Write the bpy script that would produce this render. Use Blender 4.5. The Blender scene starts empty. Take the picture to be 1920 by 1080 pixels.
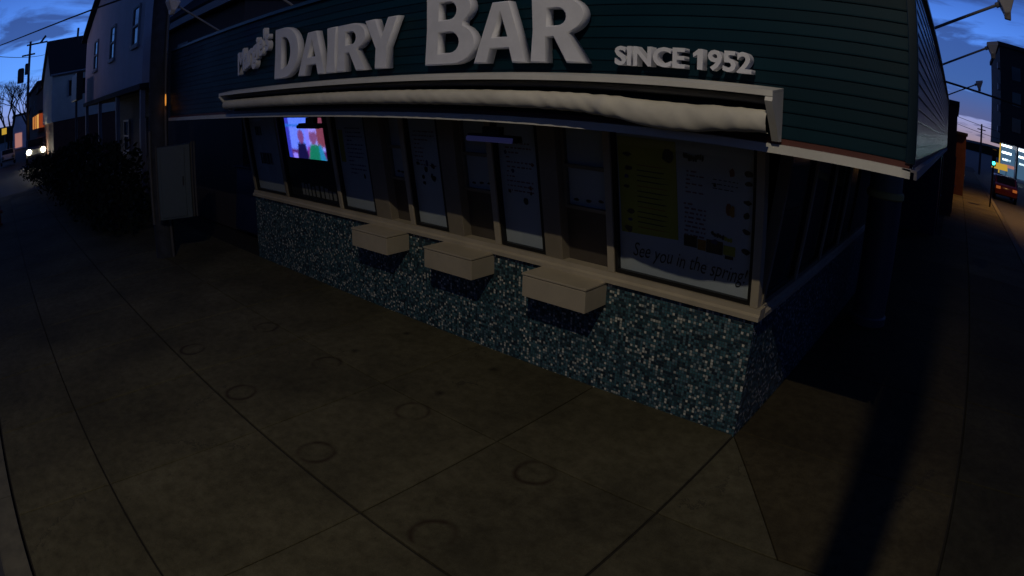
import bpy, bmesh, math, random
from mathutils import Vector, Matrix

random.seed(11)
S = bpy.context.scene
C = S.collection
PI = math.pi

# ------------------------------------------------------------------ camera
cd = bpy.data.cameras.new('camera')
cam = bpy.data.objects.new('camera', cd)
C.objects.link(cam)
YAW, PITCH, ROLL = 0.7142, -0.3123, 0.02246
fw = Vector((-math.sin(YAW) * math.cos(PITCH), math.cos(YAW) * math.cos(PITCH), math.sin(PITCH)))
rt = Vector((math.cos(YAW), math.sin(YAW), 0))
up = rt.cross(fw)
r2 = rt * math.cos(ROLL) + up * math.sin(ROLL)
u2 = -rt * math.sin(ROLL) + up * math.cos(ROLL)
cam.matrix_world = Matrix(((r2.x, u2.x, -fw.x, 1.3996), (r2.y, u2.y, -fw.y, -4.3939), (r2.z, u2.z, -fw.z, 2.5747), (0, 0, 0, 1)))
cd.lens = 22.6
cd.sensor_width = 36.0
cd.sensor_fit = 'HORIZONTAL'
cd.clip_start = 0.02
cd.clip_end = 4000
cd.type = 'PANO'
cd.panorama_type = 'FISHEYE_LENS_POLYNOMIAL'
cd.fisheye_fov = math.radians(200)
cd.fisheye_polynomial_k0 = -4.002882e-04
cd.fisheye_polynomial_k1 = -4.358694e-02
cd.fisheye_polynomial_k2 = -1.644994e-04
cd.fisheye_polynomial_k3 = 9.492217e-06
cd.fisheye_polynomial_k4 = -6.969421e-07
S.camera = cam

# ------------------------------------------------------------------ render settings
S.render.engine = 'CYCLES'
S.view_settings.view_transform = 'Standard'
S.view_settings.look = 'None'
S.view_settings.gamma = 1.0
S.view_settings.exposure = 0.0
S.cycles.use_denoising = True
S.cycles.max_bounces = 5
S.cycles.diffuse_bounces = 2
S.cycles.glossy_bounces = 3
S.cycles.transparent_max_bounces = 8
S.cycles.sample_clamp_indirect = 3.0
S.cycles.caustics_reflective = False
S.cycles.caustics_refractive = False

# ------------------------------------------------------------------ world: dusk sky with a broken cloud deck
W = bpy.data.worlds.new('World')
S.world = W
W.use_nodes = True
W.cycles.sampling_method = 'MANUAL'
W.cycles.sample_map_resolution = 512
nt = W.node_tree
nt.nodes.clear()


def N(tree, kind, **kw):
    n = tree.nodes.new(kind)
    for k, v in kw.items():
        if k.startswith('i_'):
            key = k[2:]
            n.inputs[int(key) if key.isdigit() else key].default_value = v
        else:
            setattr(n, k, v)
    return n


def mathn(tree, op, a, b=None, clamp=False):
    n = tree.nodes.new('ShaderNodeMath')
    n.operation = op
    n.use_clamp = clamp
    for i, v in enumerate((a, b)):
        if v is None:
            continue
        if isinstance(v, (int, float)):
            n.inputs[i].default_value = v
        else:
            tree.links.new(v, n.inputs[i])
    return n.outputs[0]


def mixc(tree, fac, a, b, mode='MIX'):
    n = tree.nodes.new('ShaderNodeMix')
    n.data_type = 'RGBA'
    n.blend_type = mode
    n.clamp_factor = True
    for idx, v in ((0, fac), (6, a), (7, b)):
        if isinstance(v, (int, float)):
            n.inputs[idx].default_value = v
        elif isinstance(v, tuple):
            n.inputs[idx].default_value = v if len(v) == 4 else (*v, 1)
        else:
            tree.links.new(v, n.inputs[idx])
    return n.outputs[2]


def ramp(tree, fac, stops, interp='LINEAR'):
    n = tree.nodes.new('ShaderNodeValToRGB')
    cr = n.color_ramp
    cr.interpolation = interp
    while len(cr.elements) < len(stops):
        cr.elements.new(0.5)
    for e, (p, c) in zip(cr.elements, stops):
        e.position = p
        e.color = (*c, 1) if len(c) == 3 else c
    tree.links.new(fac, n.inputs[0])
    return n.outputs[0]


SUN_AZ = math.radians(0)        # the sun has set beyond the far end of the side street (+Y)
SKY_STRENGTH = 0.10
out = N(nt, 'ShaderNodeOutputWorld')
bg = N(nt, 'ShaderNodeBackground')
sky = N(nt, 'ShaderNodeTexSky')
sky.sky_type = 'NISHITA'
sky.sun_disc = False
sky.sun_elevation = math.radians(-3.0)
sky.sun_rotation = SUN_AZ
sky.air_density = 1.0
sky.dust_density = 1.5
sky.ozone_density = 3.0
tc = N(nt, 'ShaderNodeTexCoord')
sep = N(nt, 'ShaderNodeSeparateXYZ')
nt.links.new(tc.outputs['Generated'], sep.inputs[0])
zc = mathn(nt, 'MAXIMUM', sep.outputs[2], 0.0)
den = mathn(nt, 'ADD', zc, 0.06)
cu = mathn(nt, 'DIVIDE', sep.outputs[0], den)
cv = mathn(nt, 'DIVIDE', sep.outputs[1], den)
comb = N(nt, 'ShaderNodeCombineXYZ')
nt.links.new(cu, comb.inputs[0])
nt.links.new(cv, comb.inputs[1])
noi = N(nt, 'ShaderNodeTexNoise')
noi.inputs['Scale'].default_value = 0.95
noi.inputs['Detail'].default_value = 7.0
noi.inputs['Roughness'].default_value = 0.58
noi.inputs['Distortion'].default_value = 0.4
off = N(nt, 'ShaderNodeVectorMath', operation='ADD')
off.inputs[1].default_value = (14.7, -3.1, 0)
nt.links.new(comb.outputs[0], off.inputs[0])
nt.links.new(off.outputs[0], noi.inputs['Vector'])
# a low bank of cloud lies across the sunset side; elsewhere the low sky is clearer
svb = N(nt, 'ShaderNodeVectorMath', operation='DOT_PRODUCT')
svb.inputs[1].default_value = (math.sin(SUN_AZ), math.cos(SUN_AZ), 0)
nt.links.new(tc.outputs['Generated'], svb.inputs[0])


def smooth(v, a, b, c=0.0, d=1.0):
    n = N(nt, 'ShaderNodeMapRange'); n.interpolation_type = 'SMOOTHSTEP'
    n.inputs['From Min'].default_value = a; n.inputs['From Max'].default_value = b
    n.inputs['To Min'].default_value = c; n.inputs['To Max'].default_value = d
    nt.links.new(v, n.inputs['Value'])
    return n.outputs[0]


bank = mathn(nt, 'MULTIPLY', mathn(nt, 'MULTIPLY', smooth(zc, 0.030, 0.052), smooth(zc, 0.125, 0.165, 1.0, 0.0)), smooth(svb.outputs['Value'], 0.55, 0.93))
clear = mathn(nt, 'MULTIPLY', smooth(zc, 0.10, 0.145, 1.0, -0.5), mathn(nt, 'SUBTRACT', 1.0, bank))
dens = mathn(nt, 'SUBTRACT', mathn(nt, 'ADD', noi.outputs[0], mathn(nt, 'MULTIPLY', bank, 0.20)), mathn(nt, 'MULTIPLY', clear, 0.075))
cloud = ramp(nt, dens, [(0.50, (0, 0, 0)), (0.60, (1, 1, 1))])
# clear dusk colour: the physical sky, deepened towards the zenith to cut its light on the scene
grad = ramp(nt, zc, [(0.0, (0.26, 0.24, 0.36)), (0.035, (0.26, 0.36, 0.78)), (0.09, (0.13, 0.38, 1.08)), (0.16, (0.10, 0.30, 1.0)), (0.22, (0.06, 0.18, 0.66)), (0.30, (0.009, 0.024, 0.095)), (0.45, (0.003, 0.007, 0.028)), (1.0, (0.002, 0.005, 0.018))])
base = mixc(nt, 0.05, grad, sky.outputs[0])
# warm afterglow low over the place where the sun went down
sv = N(nt, 'ShaderNodeVectorMath', operation='DOT_PRODUCT')
sv.inputs[1].default_value = (math.sin(SUN_AZ), math.cos(SUN_AZ), 0)
nt.links.new(tc.outputs['Generated'], sv.inputs[0])
glow = mathn(nt, 'POWER', mathn(nt, 'MAXIMUM', sv.outputs['Value'], 0.0), 6.0)
low = mathn(nt, 'POWER', mathn(nt, 'SUBTRACT', 1.0, mathn(nt, 'MULTIPLY', zc, 9.0), clamp=True), 2.0)
glowf = mathn(nt, 'MULTIPLY', glow, low)
base2 = mixc(nt, mathn(nt, 'MULTIPLY', glowf, 0.9), base, (0.36, 0.25, 0.27))
ccol = mixc(nt, glowf, (0.026, 0.050, 0.18), (0.06, 0.055, 0.13))
fin = mixc(nt, mathn(nt, 'MULTIPLY', cloud, 0.76), base2, ccol)
# below the horizon the ground is dark
gfac = mathn(nt, 'LESS_THAN', sep.outputs[2], -0.02)
fin2 = mixc(nt, gfac, fin, (0.01, 0.01, 0.014))
# the side of the sky away from the sunset is darker
asf = N(nt, 'ShaderNodeMapRange'); asf.interpolation_type = 'SMOOTHSTEP'
asf.inputs['From Min'].default_value = -0.95; asf.inputs['From Max'].default_value = 0.1
asf.inputs['To Min'].default_value = 0.24; asf.inputs['To Max'].default_value = 1.0
nt.links.new(sv.outputs['Value'], asf.inputs['Value'])
fin2 = mixc(nt, 1.0, fin2, asf.outputs[0], 'MULTIPLY')
nt.links.new(fin2, bg.inputs[0])
bg.inputs[1].default_value = 1.0
nt.links.new(bg.outputs[0], out.inputs[0])

# the last light of the sun, just under the horizon: almost nothing
sd = bpy.data.lights.new('sun', 'SUN')
sd.energy = 0.004
sd.angle = math.radians(12)
sd.color = (1.0, 0.72, 0.6)
so = bpy.data.objects.new('sun', sd)
so.rotation_euler = (math.radians(-87), 0, 0)
so.location = (0, 60, 30)
C.objects.link(so)

# ------------------------------------------------------------------ materials
MATS = {}


def mat(name, col, rough=0.7, noise=0.0, scale=8.0, bump=0.0, metal=0.0, spec=0.5, detail=5.0, col2=None):
    """procedural Principled: base colour broken up by noise, optional fine relief"""
    if name in MATS:
        return MATS[name]
    m = bpy.data.materials.new(name)
    m.use_nodes = True
    t = m.node_tree
    b = t.nodes['Principled BSDF']
    b.inputs['Roughness'].default_value = rough
    b.inputs['Metallic'].default_value = metal
    b.inputs['Specular IOR Level'].default_value = spec
    if noise > 0 or bump > 0:
        co = N(t, 'ShaderNodeTexCoord')
        n = N(t, 'ShaderNodeTexNoise')
        n.inputs['Scale'].default_value = scale
        n.inputs['Detail'].default_value = detail
        n.inputs['Roughness'].default_value = 0.62
        t.links.new(co.outputs['Object'], n.inputs['Vector'])
        lo = col2 or tuple(c * (1 - noise) for c in col)
        hi = tuple(min(1, c * (1 + noise * 0.6)) for c in col)
        c = ramp(t, n.outputs[0], [(0.3, lo), (0.7, hi)])
        t.links.new(c, b.inputs['Base Color'])
        rr = mathn(t, 'ADD', mathn(t, 'MULTIPLY', n.outputs[0], 0.25), rough - 0.12, clamp=True)
        t.links.new(rr, b.inputs['Roughness'])
        if bump > 0:
            bp = N(t, 'ShaderNodeBump')
            bp.inputs['Strength'].default_value = bump
            bp.inputs['Distance'].default_value = 0.01
            t.links.new(n.outputs[0], bp.inputs['Height'])
            t.links.new(bp.outputs[0], b.inputs['Normal'])
    else:
        b.inputs['Base Color'].default_value = (*col, 1)
    if name.startswith('siding'):
        oi = N(t, 'ShaderNodeObjectInfo')
        hv = N(t, 'ShaderNodeHueSaturation')
        t.links.new(mathn(t, 'ADD', mathn(t, 'MULTIPLY', oi.outputs['Random'], 0.5), 0.75), hv.inputs['Value'])
        if b.inputs['Base Color'].is_linked:
            t.links.new(b.inputs['Base Color'].links[0].from_socket, hv.inputs['Color'])
        else:
            hv.inputs['Color'].default_value = (*col, 1)
        t.links.new(hv.outputs[0], b.inputs['Base Color'])
    MATS[name] = m
    return m


def emit(name, col, strength):
    if name in MATS:
        return MATS[name]
    m = bpy.data.materials.new(name)
    m.use_nodes = True
    t = m.node_tree
    b = t.nodes['Principled BSDF']
    b.inputs['Base Color'].default_value = (0.02, 0.02, 0.02, 1)
    b.inputs['Emission Color'].default_value = (*col, 1)
    b.inputs['Emission Strength'].default_value = strength
    m.cycles.emission_sampling = 'NONE'
    MATS[name] = m
    return m


def glass_mat(name, tint=(0.9, 0.93, 0.95), rough=0.03):
    m = bpy.data.materials.new(name)
    m.use_nodes = True
    t = m.node_tree
    t.nodes.clear()
    o = N(t, 'ShaderNodeOutputMaterial')
    tr = N(t, 'ShaderNodeBsdfTransparent')
    tr.inputs[0].default_value = (*tint, 1)
    gl = N(t, 'ShaderNodeBsdfGlossy')
    gl.inputs['Roughness'].default_value = rough
    lw = N(t, 'ShaderNodeLayerWeight')
    lw.inputs[0].default_value = 0.5
    fr = mathn(t, 'ADD', mathn(t, 'MULTIPLY', mathn(t, 'POWER', lw.outputs['Facing'], 5.0), 0.9), 0.04)
    mx = N(t, 'ShaderNodeMixShader')
    t.links.new(fr, mx.inputs[0])
    t.links.new(tr.outputs[0], mx.inputs[1])
    t.links.new(gl.outputs[0], mx.inputs[2])
    t.links.new(mx.outputs[0], o.inputs[0])
    MATS[name] = m
    return m


def mosaic_mat():
    m = bpy.data.materials.new('mosaic')
    m.use_nodes = True
    t = m.node_tree
    b = t.nodes['Principled BSDF']
    co = N(t, 'ShaderNodeTexCoord')
    T = 0.0245
    sp = N(t, 'ShaderNodeSeparateXYZ')
    t.links.new(co.outputs['Object'], sp.inputs[0])
    xy = mathn(t, 'ADD', sp.outputs[0], sp.outputs[1])
    u = mathn(t, 'DIVIDE', xy, T)
    v = mathn(t, 'DIVIDE', sp.outputs[2], T)
    iu = mathn(t, 'FLOOR', u)
    iv = mathn(t, 'FLOOR', v)
    cb = N(t, 'ShaderNodeCombineXYZ')
    t.links.new(iu, cb.inputs[0])
    t.links.new(iv, cb.inputs[1])
    wn = N(t, 'ShaderNodeTexWhiteNoise')
    wn.noise_dimensions = '2D'
    t.links.new(cb.outputs[0], wn.inputs['Vector'])
    # larger scale clumping of the pale tiles
    nz = N(t, 'ShaderNodeTexNoise')
    nz.inputs['Scale'].default_value = 0.16
    nz.inputs['Detail'].default_value = 2.0
    t.links.new(cb.outputs[0], nz.inputs['Vector'])
    val = mathn(t, 'ADD', wn.outputs['Value'], mathn(t, 'MULTIPLY', mathn(t, 'SUBTRACT', nz.outputs[0], 0.5), 0.16), clamp=True)
    col = ramp(t, val, [(0.0, (0.012, 0.030, 0.055)), (0.16, (0.03, 0.075, 0.115)), (0.30, (0.05, 0.15, 0.20)), (0.44, (0.075, 0.19, 0.25)),
                        (0.58, (0.022, 0.07, 0.10)), (0.72, (0.10, 0.19, 0.26)), (0.81, (0.20, 0.28, 0.33)), (0.875, (0.48, 0.51, 0.50)), (0.945, (0.72, 0.73, 0.69))], 'CONSTANT')
    fu = mathn(t, 'FRACT', u)
    fv = mathn(t, 'FRACT', v)
    eu = mathn(t, 'MINIMUM', fu, mathn(t, 'SUBTRACT', 1.0, fu))
    ev = mathn(t, 'MINIMUM', fv, mathn(t, 'SUBTRACT', 1.0, fv))
    e = mathn(t, 'MINIMUM', eu, ev)
    tile = mathn(t, 'MULTIPLY', mathn(t, 'SUBTRACT', e, 0.05), 18.0, clamp=True)
    fc = mixc(t, tile, (0.05, 0.06, 0.065), col)
    t.links.new(fc, b.inputs['Base Color'])
    rg = mathn(t, 'SUBTRACT', 0.8, mathn(t, 'MULTIPLY', tile, 0.52))
    t.links.new(rg, b.inputs['Roughness'])
    bp = N(t, 'ShaderNodeBump')
    bp.inputs['Strength'].default_value = 0.6
    bp.inputs['Distance'].default_value = 0.003
    hh = mathn(t, 'ADD', tile, mathn(t, 'MULTIPLY', wn.outputs['Value'], 0.5))
    t.links.new(hh, bp.inputs['Height'])
    t.links.new(bp.outputs[0], b.inputs['Normal'])
    MATS['mosaic'] = m
    return m


def concrete_mat():
    """old pavement concrete; a regular set of ring stains left by planters in front of the hatches"""
    m = bpy.data.materials.new('concrete')
    m.use_nodes = True
    t = m.node_tree
    b = t.nodes['Principled BSDF']
    g = N(t, 'ShaderNodeNewGeometry')
    oi = N(t, 'ShaderNodeObjectInfo')
    n1 = N(t, 'ShaderNodeTexNoise'); n1.inputs['Scale'].default_value = 0.9; n1.inputs['Detail'].default_value = 6
    n2 = N(t, 'ShaderNodeTexNoise'); n2.inputs['Scale'].default_value = 9.0; n2.inputs['Detail'].default_value = 8; n2.inputs['Roughness'].default_value = 0.7
    n3 = N(t, 'ShaderNodeTexNoise'); n3.inputs['Scale'].default_value = 120.0; n3.inputs['Detail'].default_value = 2
    vo = N(t, 'ShaderNodeTexVoronoi'); vo.inputs['Scale'].default_value = 9.0; vo.inputs['Randomness'].default_value = 1.0
    for n in (n1, n2, n3, vo):
        t.links.new(g.outputs['Position'], n.inputs['Vector'])
    c1 = ramp(t, n1.outputs[0], [(0.30, (0.066, 0.060, 0.036)), (0.52, (0.108, 0.098, 0.058)), (0.72, (0.142, 0.130, 0.079))])
    c2 = ramp(t, n2.outputs[0], [(0.32, (0.62, 0.60, 0.56)), (0.62, (1.05, 1.05, 1.05))])
    c3 = ramp(t, n3.outputs[0], [(0.3, (0.8, 0.8, 0.8)), (0.65, (1.1, 1.1, 1.1))])
    c = mixc(t, 1.0, c1, c2, 'MULTIPLY')
    c = mixc(t, 0.8, c, c3, 'MULTIPLY')
    rv = mathn(t, 'ADD', mathn(t, 'MULTIPLY', oi.outputs['Random'], 0.22), 0.86)
    cr = N(t, 'ShaderNodeCombineColor')
    for i in range(3):
        t.links.new(rv, cr.inputs[i])
    c = mixc(t, 1.0, c, cr.outputs[0], 'MULTIPLY')
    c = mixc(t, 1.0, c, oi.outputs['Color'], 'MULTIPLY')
    # hairline cracks and dirty seams wandering over the slabs
    vc = N(t, 'ShaderNodeTexVoronoi'); vc.feature = 'DISTANCE_TO_EDGE'; vc.inputs['Scale'].default_value = 0.42
    wp = N(t, 'ShaderNodeVectorMath', operation='MULTIPLY_ADD'); wp.inputs[1].default_value = (0.5, 0.5, 0)
    t.links.new(n2.outputs['Color'], wp.inputs[0]); t.links.new(g.outputs['Position'], wp.inputs[2]); t.links.new(wp.outputs[0], vc.inputs['Vector'])
    crk = mathn(t, 'MULTIPLY', mathn(t, 'LESS_THAN', vc.outputs['Distance'], 0.0035), mathn(t, 'GREATER_THAN', n1.outputs[0], 0.55))
    c = mixc(t, mathn(t, 'MULTIPLY', crk, 0.6), c, (0.03, 0.026, 0.02))
    # chewing gum / drip spots
    spot = mathn(t, 'LESS_THAN', vo.outputs['Distance'], mathn(t, 'MULTIPLY', mathn(t, 'SUBTRACT', n1.outputs[0], 0.42), 0.55))
    c = mixc(t, mathn(t, 'MULTIPLY', spot, 0.45), c, (0.05, 0.042, 0.03))
    # ring stains
    sp = N(t, 'ShaderNodeSeparateXYZ')
    wob = N(t, 'ShaderNodeTexNoise'); wob.inputs['Scale'].default_value = 5.0; wob.inputs['Detail'].default_value = 3
    t.links.new(g.outputs['Position'], wob.inputs['Vector'])
    wv = N(t, 'ShaderNodeVectorMath', operation='MULTIPLY_ADD')
    wv.inputs[1].default_value = (0.035, 0.035, 0); 
    t.links.new(wob.outputs['Color'], wv.inputs[0]); t.links.new(g.outputs['Position'], wv.inputs[2])
    t.links.new(wv.outputs[0], sp.inputs[0])
    x, y = sp.outputs[0], sp.outputs[1]

    def saw(v, o, per):
        a = mathn(t, 'DIVIDE', mathn(t, 'ADD', v, -o + per / 2 - 0.0175), per)
        return mathn(t, 'MULTIPLY', mathn(t, 'SUBTRACT', mathn(t, 'FRACT', a), 0.5), per)
    ru = saw(x, -0.92, 1.305)
    rvv = saw(y, -2.405, 0.975)
    rr = mathn(t, 'SQRT', mathn(t, 'ADD', mathn(t, 'POWER', ru, 2.0), mathn(t, 'POWER', rvv, 2.0)))
    ring = mathn(t, 'SUBTRACT', 1.0, mathn(t, 'DIVIDE', mathn(t, 'ABSOLUTE', mathn(t, 'SUBTRACT', rr, 0.140)), 0.034), clamp=True)
    box = mathn(t, 'MULTIPLY', mathn(t, 'MULTIPLY', mathn(t, 'LESS_THAN', x, -0.6), mathn(t, 'GREATER_THAN', x, -5.3)),
                mathn(t, 'MULTIPLY', mathn(t, 'LESS_THAN', y, -1.1), mathn(t, 'GREATER_THAN', y, -2.75)))
    n4 = N(t, 'ShaderNodeTexNoise'); n4.inputs['Scale'].default_value = 3.4; n4.inputs['Detail'].default_value = 2
    t.links.new(g.outputs['Position'], n4.inputs['Vector'])
    pt = mathn(t, 'MULTIPLY', mathn(t, 'SUBTRACT', n4.outputs[0], 0.34), 4.5, clamp=True)
    rf = mathn(t, 'MULTIPLY', mathn(t, 'MULTIPLY', ring, box), mathn(t, 'MULTIPLY', pt, 0.95))
    c = mixc(t, rf, c, (0.030, 0.018, 0.010))
    # dark bolt stains nearer the wall
    du = saw(x, -2.31, 1.27); dv_ = saw(y, -1.05, 0.70)
    dd = mathn(t, 'SQRT', mathn(t, 'ADD', mathn(t, 'POWER', du, 2.0), mathn(t, 'POWER', dv_, 2.0)))
    dot = mathn(t, 'SUBTRACT', 1.0, mathn(t, 'DIVIDE', dd, 0.065), clamp=True)
    dbox = mathn(t, 'MULTIPLY', mathn(t, 'MULTIPLY', mathn(t, 'LESS_THAN', x, -1.9), mathn(t, 'GREATER_THAN', x, -4.2)),
                 mathn(t, 'MULTIPLY', mathn(t, 'LESS_THAN', y, -0.15), mathn(t, 'GREATER_THAN', y, -1.2)))
    c = mixc(t, mathn(t, 'MULTIPLY', mathn(t, 'MULTIPLY', dot, dbox), 0.95), c, (0.02, 0.015, 0.01))
    t.links.new(c, b.inputs['Base Color'])
    b.inputs['Roughness'].default_value = 0.88
    b.inputs['Specular IOR Level'].default_value = 0.25
    bp = N(t, 'ShaderNodeBump'); bp.inputs['Strength'].default_value = 0.35; bp.inputs['Distance'].default_value = 0.004
    t.links.new(mathn(t, 'ADD', n3.outputs[0], n2.outputs[0]), bp.inputs['Height'])
    t.links.new(bp.outputs[0], b.inputs['Normal'])
    MATS['concrete'] = m
    return m


mosaic_mat()
concrete_mat()
glass_mat('glass')
mat('asphalt', (0.055, 0.055, 0.058), 0.75, 0.35, 3.0, 0.2)
mat('dirt', (0.02, 0.017, 0.013), 0.95, 0.3, 20)
mat('curb', (0.13, 0.12, 0.088), 0.9, 0.3, 6, 0.2)
mat('siding', (0.002, 0.024, 0.042), 0.55, 0.15, 1.3, 0.0, spec=0.16)
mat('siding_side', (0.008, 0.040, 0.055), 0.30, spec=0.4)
mat('siding_corner', (0.003, 0.024, 0.045), 0.4)
mat('white_paint', (0.70, 0.70, 0.68), 0.5, 0.14, 3.0)
mat('cream', (0.50, 0.44, 0.34), 0.5, 0.15, 2.5)
mat('tan', (0.27, 0.235, 0.18), 0.55, 0.15, 3.0)
mat('brown_panel', (0.10, 0.085, 0.072), 0.5, 0.2, 3)
mat('black', (0.012, 0.012, 0.013), 0.5)
mat('black_frame', (0.01, 0.01, 0.011), 0.45)
mat('interior', (0.03, 0.03, 0.033), 0.9)
mat('red_brown', (0.11, 0.035, 0.03), 0.6, 0.2, 4)
mat('letter', (0.78, 0.80, 0.90), 0.55, 0.10, 5.0)
mat('letter_side', (0.30, 0.30, 0.31), 0.6)
mat('awning_fabric', (0.64, 0.62, 0.57), 0.75, 0.2, 2.2, 0.3)
mat('grey_metal', (0.28, 0.28, 0.29), 0.45, 0.1, 5, metal=0.3)
mat('lamp_paint', (0.62, 0.58, 0.56), 0.5, 0.1, 5)
mat('paper', (0.78, 0.80, 0.82), 0.8, 0.06, 2)
mat('paper_warm', (0.50, 0.46, 0.40), 0.8, 0.06, 2)
mat('menu_yellow', (0.66, 0.60, 0.07), 0.7, 0.1, 3)
mat('ink', (0.02, 0.02, 0.025), 0.7)
mat('ink_blue', (0.03, 0.04, 0.20), 0.7)
mat('ink_red', (0.32, 0.06, 0.05), 0.7)
mat('ink_pink', (0.35, 0.18, 0.20), 0.7)
mat('ink_orange', (0.50, 0.22, 0.03), 0.7)
mat('roof_dark', (0.022, 0.022, 0.026), 0.85, 0.3, 4, 0.3)
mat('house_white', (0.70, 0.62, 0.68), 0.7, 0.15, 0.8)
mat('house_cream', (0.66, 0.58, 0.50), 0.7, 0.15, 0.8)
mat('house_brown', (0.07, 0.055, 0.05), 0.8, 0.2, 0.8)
mat('brick_red', (0.14, 0.05, 0.035), 0.85, 0.3, 3)
mat('trim', (0.30, 0.28, 0.30), 0.6)
mat('pane_dark', (0.012, 0.014, 0.018), 0.06)
mat('wood_pole', (0.050, 0.054, 0.066), 0.9, 0.4, 6, 0.4)
mat('conduit', (0.10, 0.095, 0.095), 0.5, 0.15, 5)
mat('cabinet', (0.075, 0.10, 0.115), 0.45, 0.08, 3)
mat('bark', (0.035, 0.03, 0.03), 0.95, 0.3, 8)
mat('leaf', (0.012, 0.020, 0.010), 0.9, 0.4, 3)
mat('blue_steel', (0.012, 0.02, 0.075), 0.5, 0.2, 3)
mat('bin_blue', (0.11, 0.115, 0.14), 0.45, 0.1, 3)
mat('bin_hood', (0.30, 0.30, 0.27), 0.5)
mat('bin_rim', (0.80, 0.68, 0.25), 0.5)
mat('wire', (0.008, 0.008, 0.01), 0.8)
mat('car_red', (0.10, 0.012, 0.010), 0.25)
mat('car_grey', (0.12, 0.12, 0.13), 0.25)
mat('car_white', (0.55, 0.55, 0.55), 0.3)
mat('tyre', (0.012, 0.012, 0.012), 0.9)
mat('rim', (0.25, 0.25, 0.26), 0.4, metal=0.6)
mat('tower', (0.032, 0.030, 0.034), 0.8, 0.2, 0.6)
mat('hydrant_red', (0.30, 0.02, 0.015), 0.5)
emit('lamp_warm', (1.0, 0.78, 0.42), 6.0)
emit('glow_body', (1.0, 0.90, 0.60), 30.0)
emit('lit_window', (1.0, 0.56, 0.10), 0.85)
emit('lit_red', (0.75, 0.12, 0.03), 0.30)
emit('amber', (1.0, 0.36, 0.05), 0.7)
emit('tube', (0.72, 0.92, 1.0), 5.0)
emit('tube_dim', (0.16, 0.36, 0.62), 0.30)
emit('blue_tube', (0.10, 0.11, 0.42), 0.075)
emit('signal_green', (0.05, 0.9, 0.75), 5.0)
emit('tail', (1.0, 0.25, 0.05), 0.28)
emit('yellow_sign', (0.9, 0.55, 0.06), 0.55)
emit('pink_glow', (0.9, 0.4, 0.35), 0.4)


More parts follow.
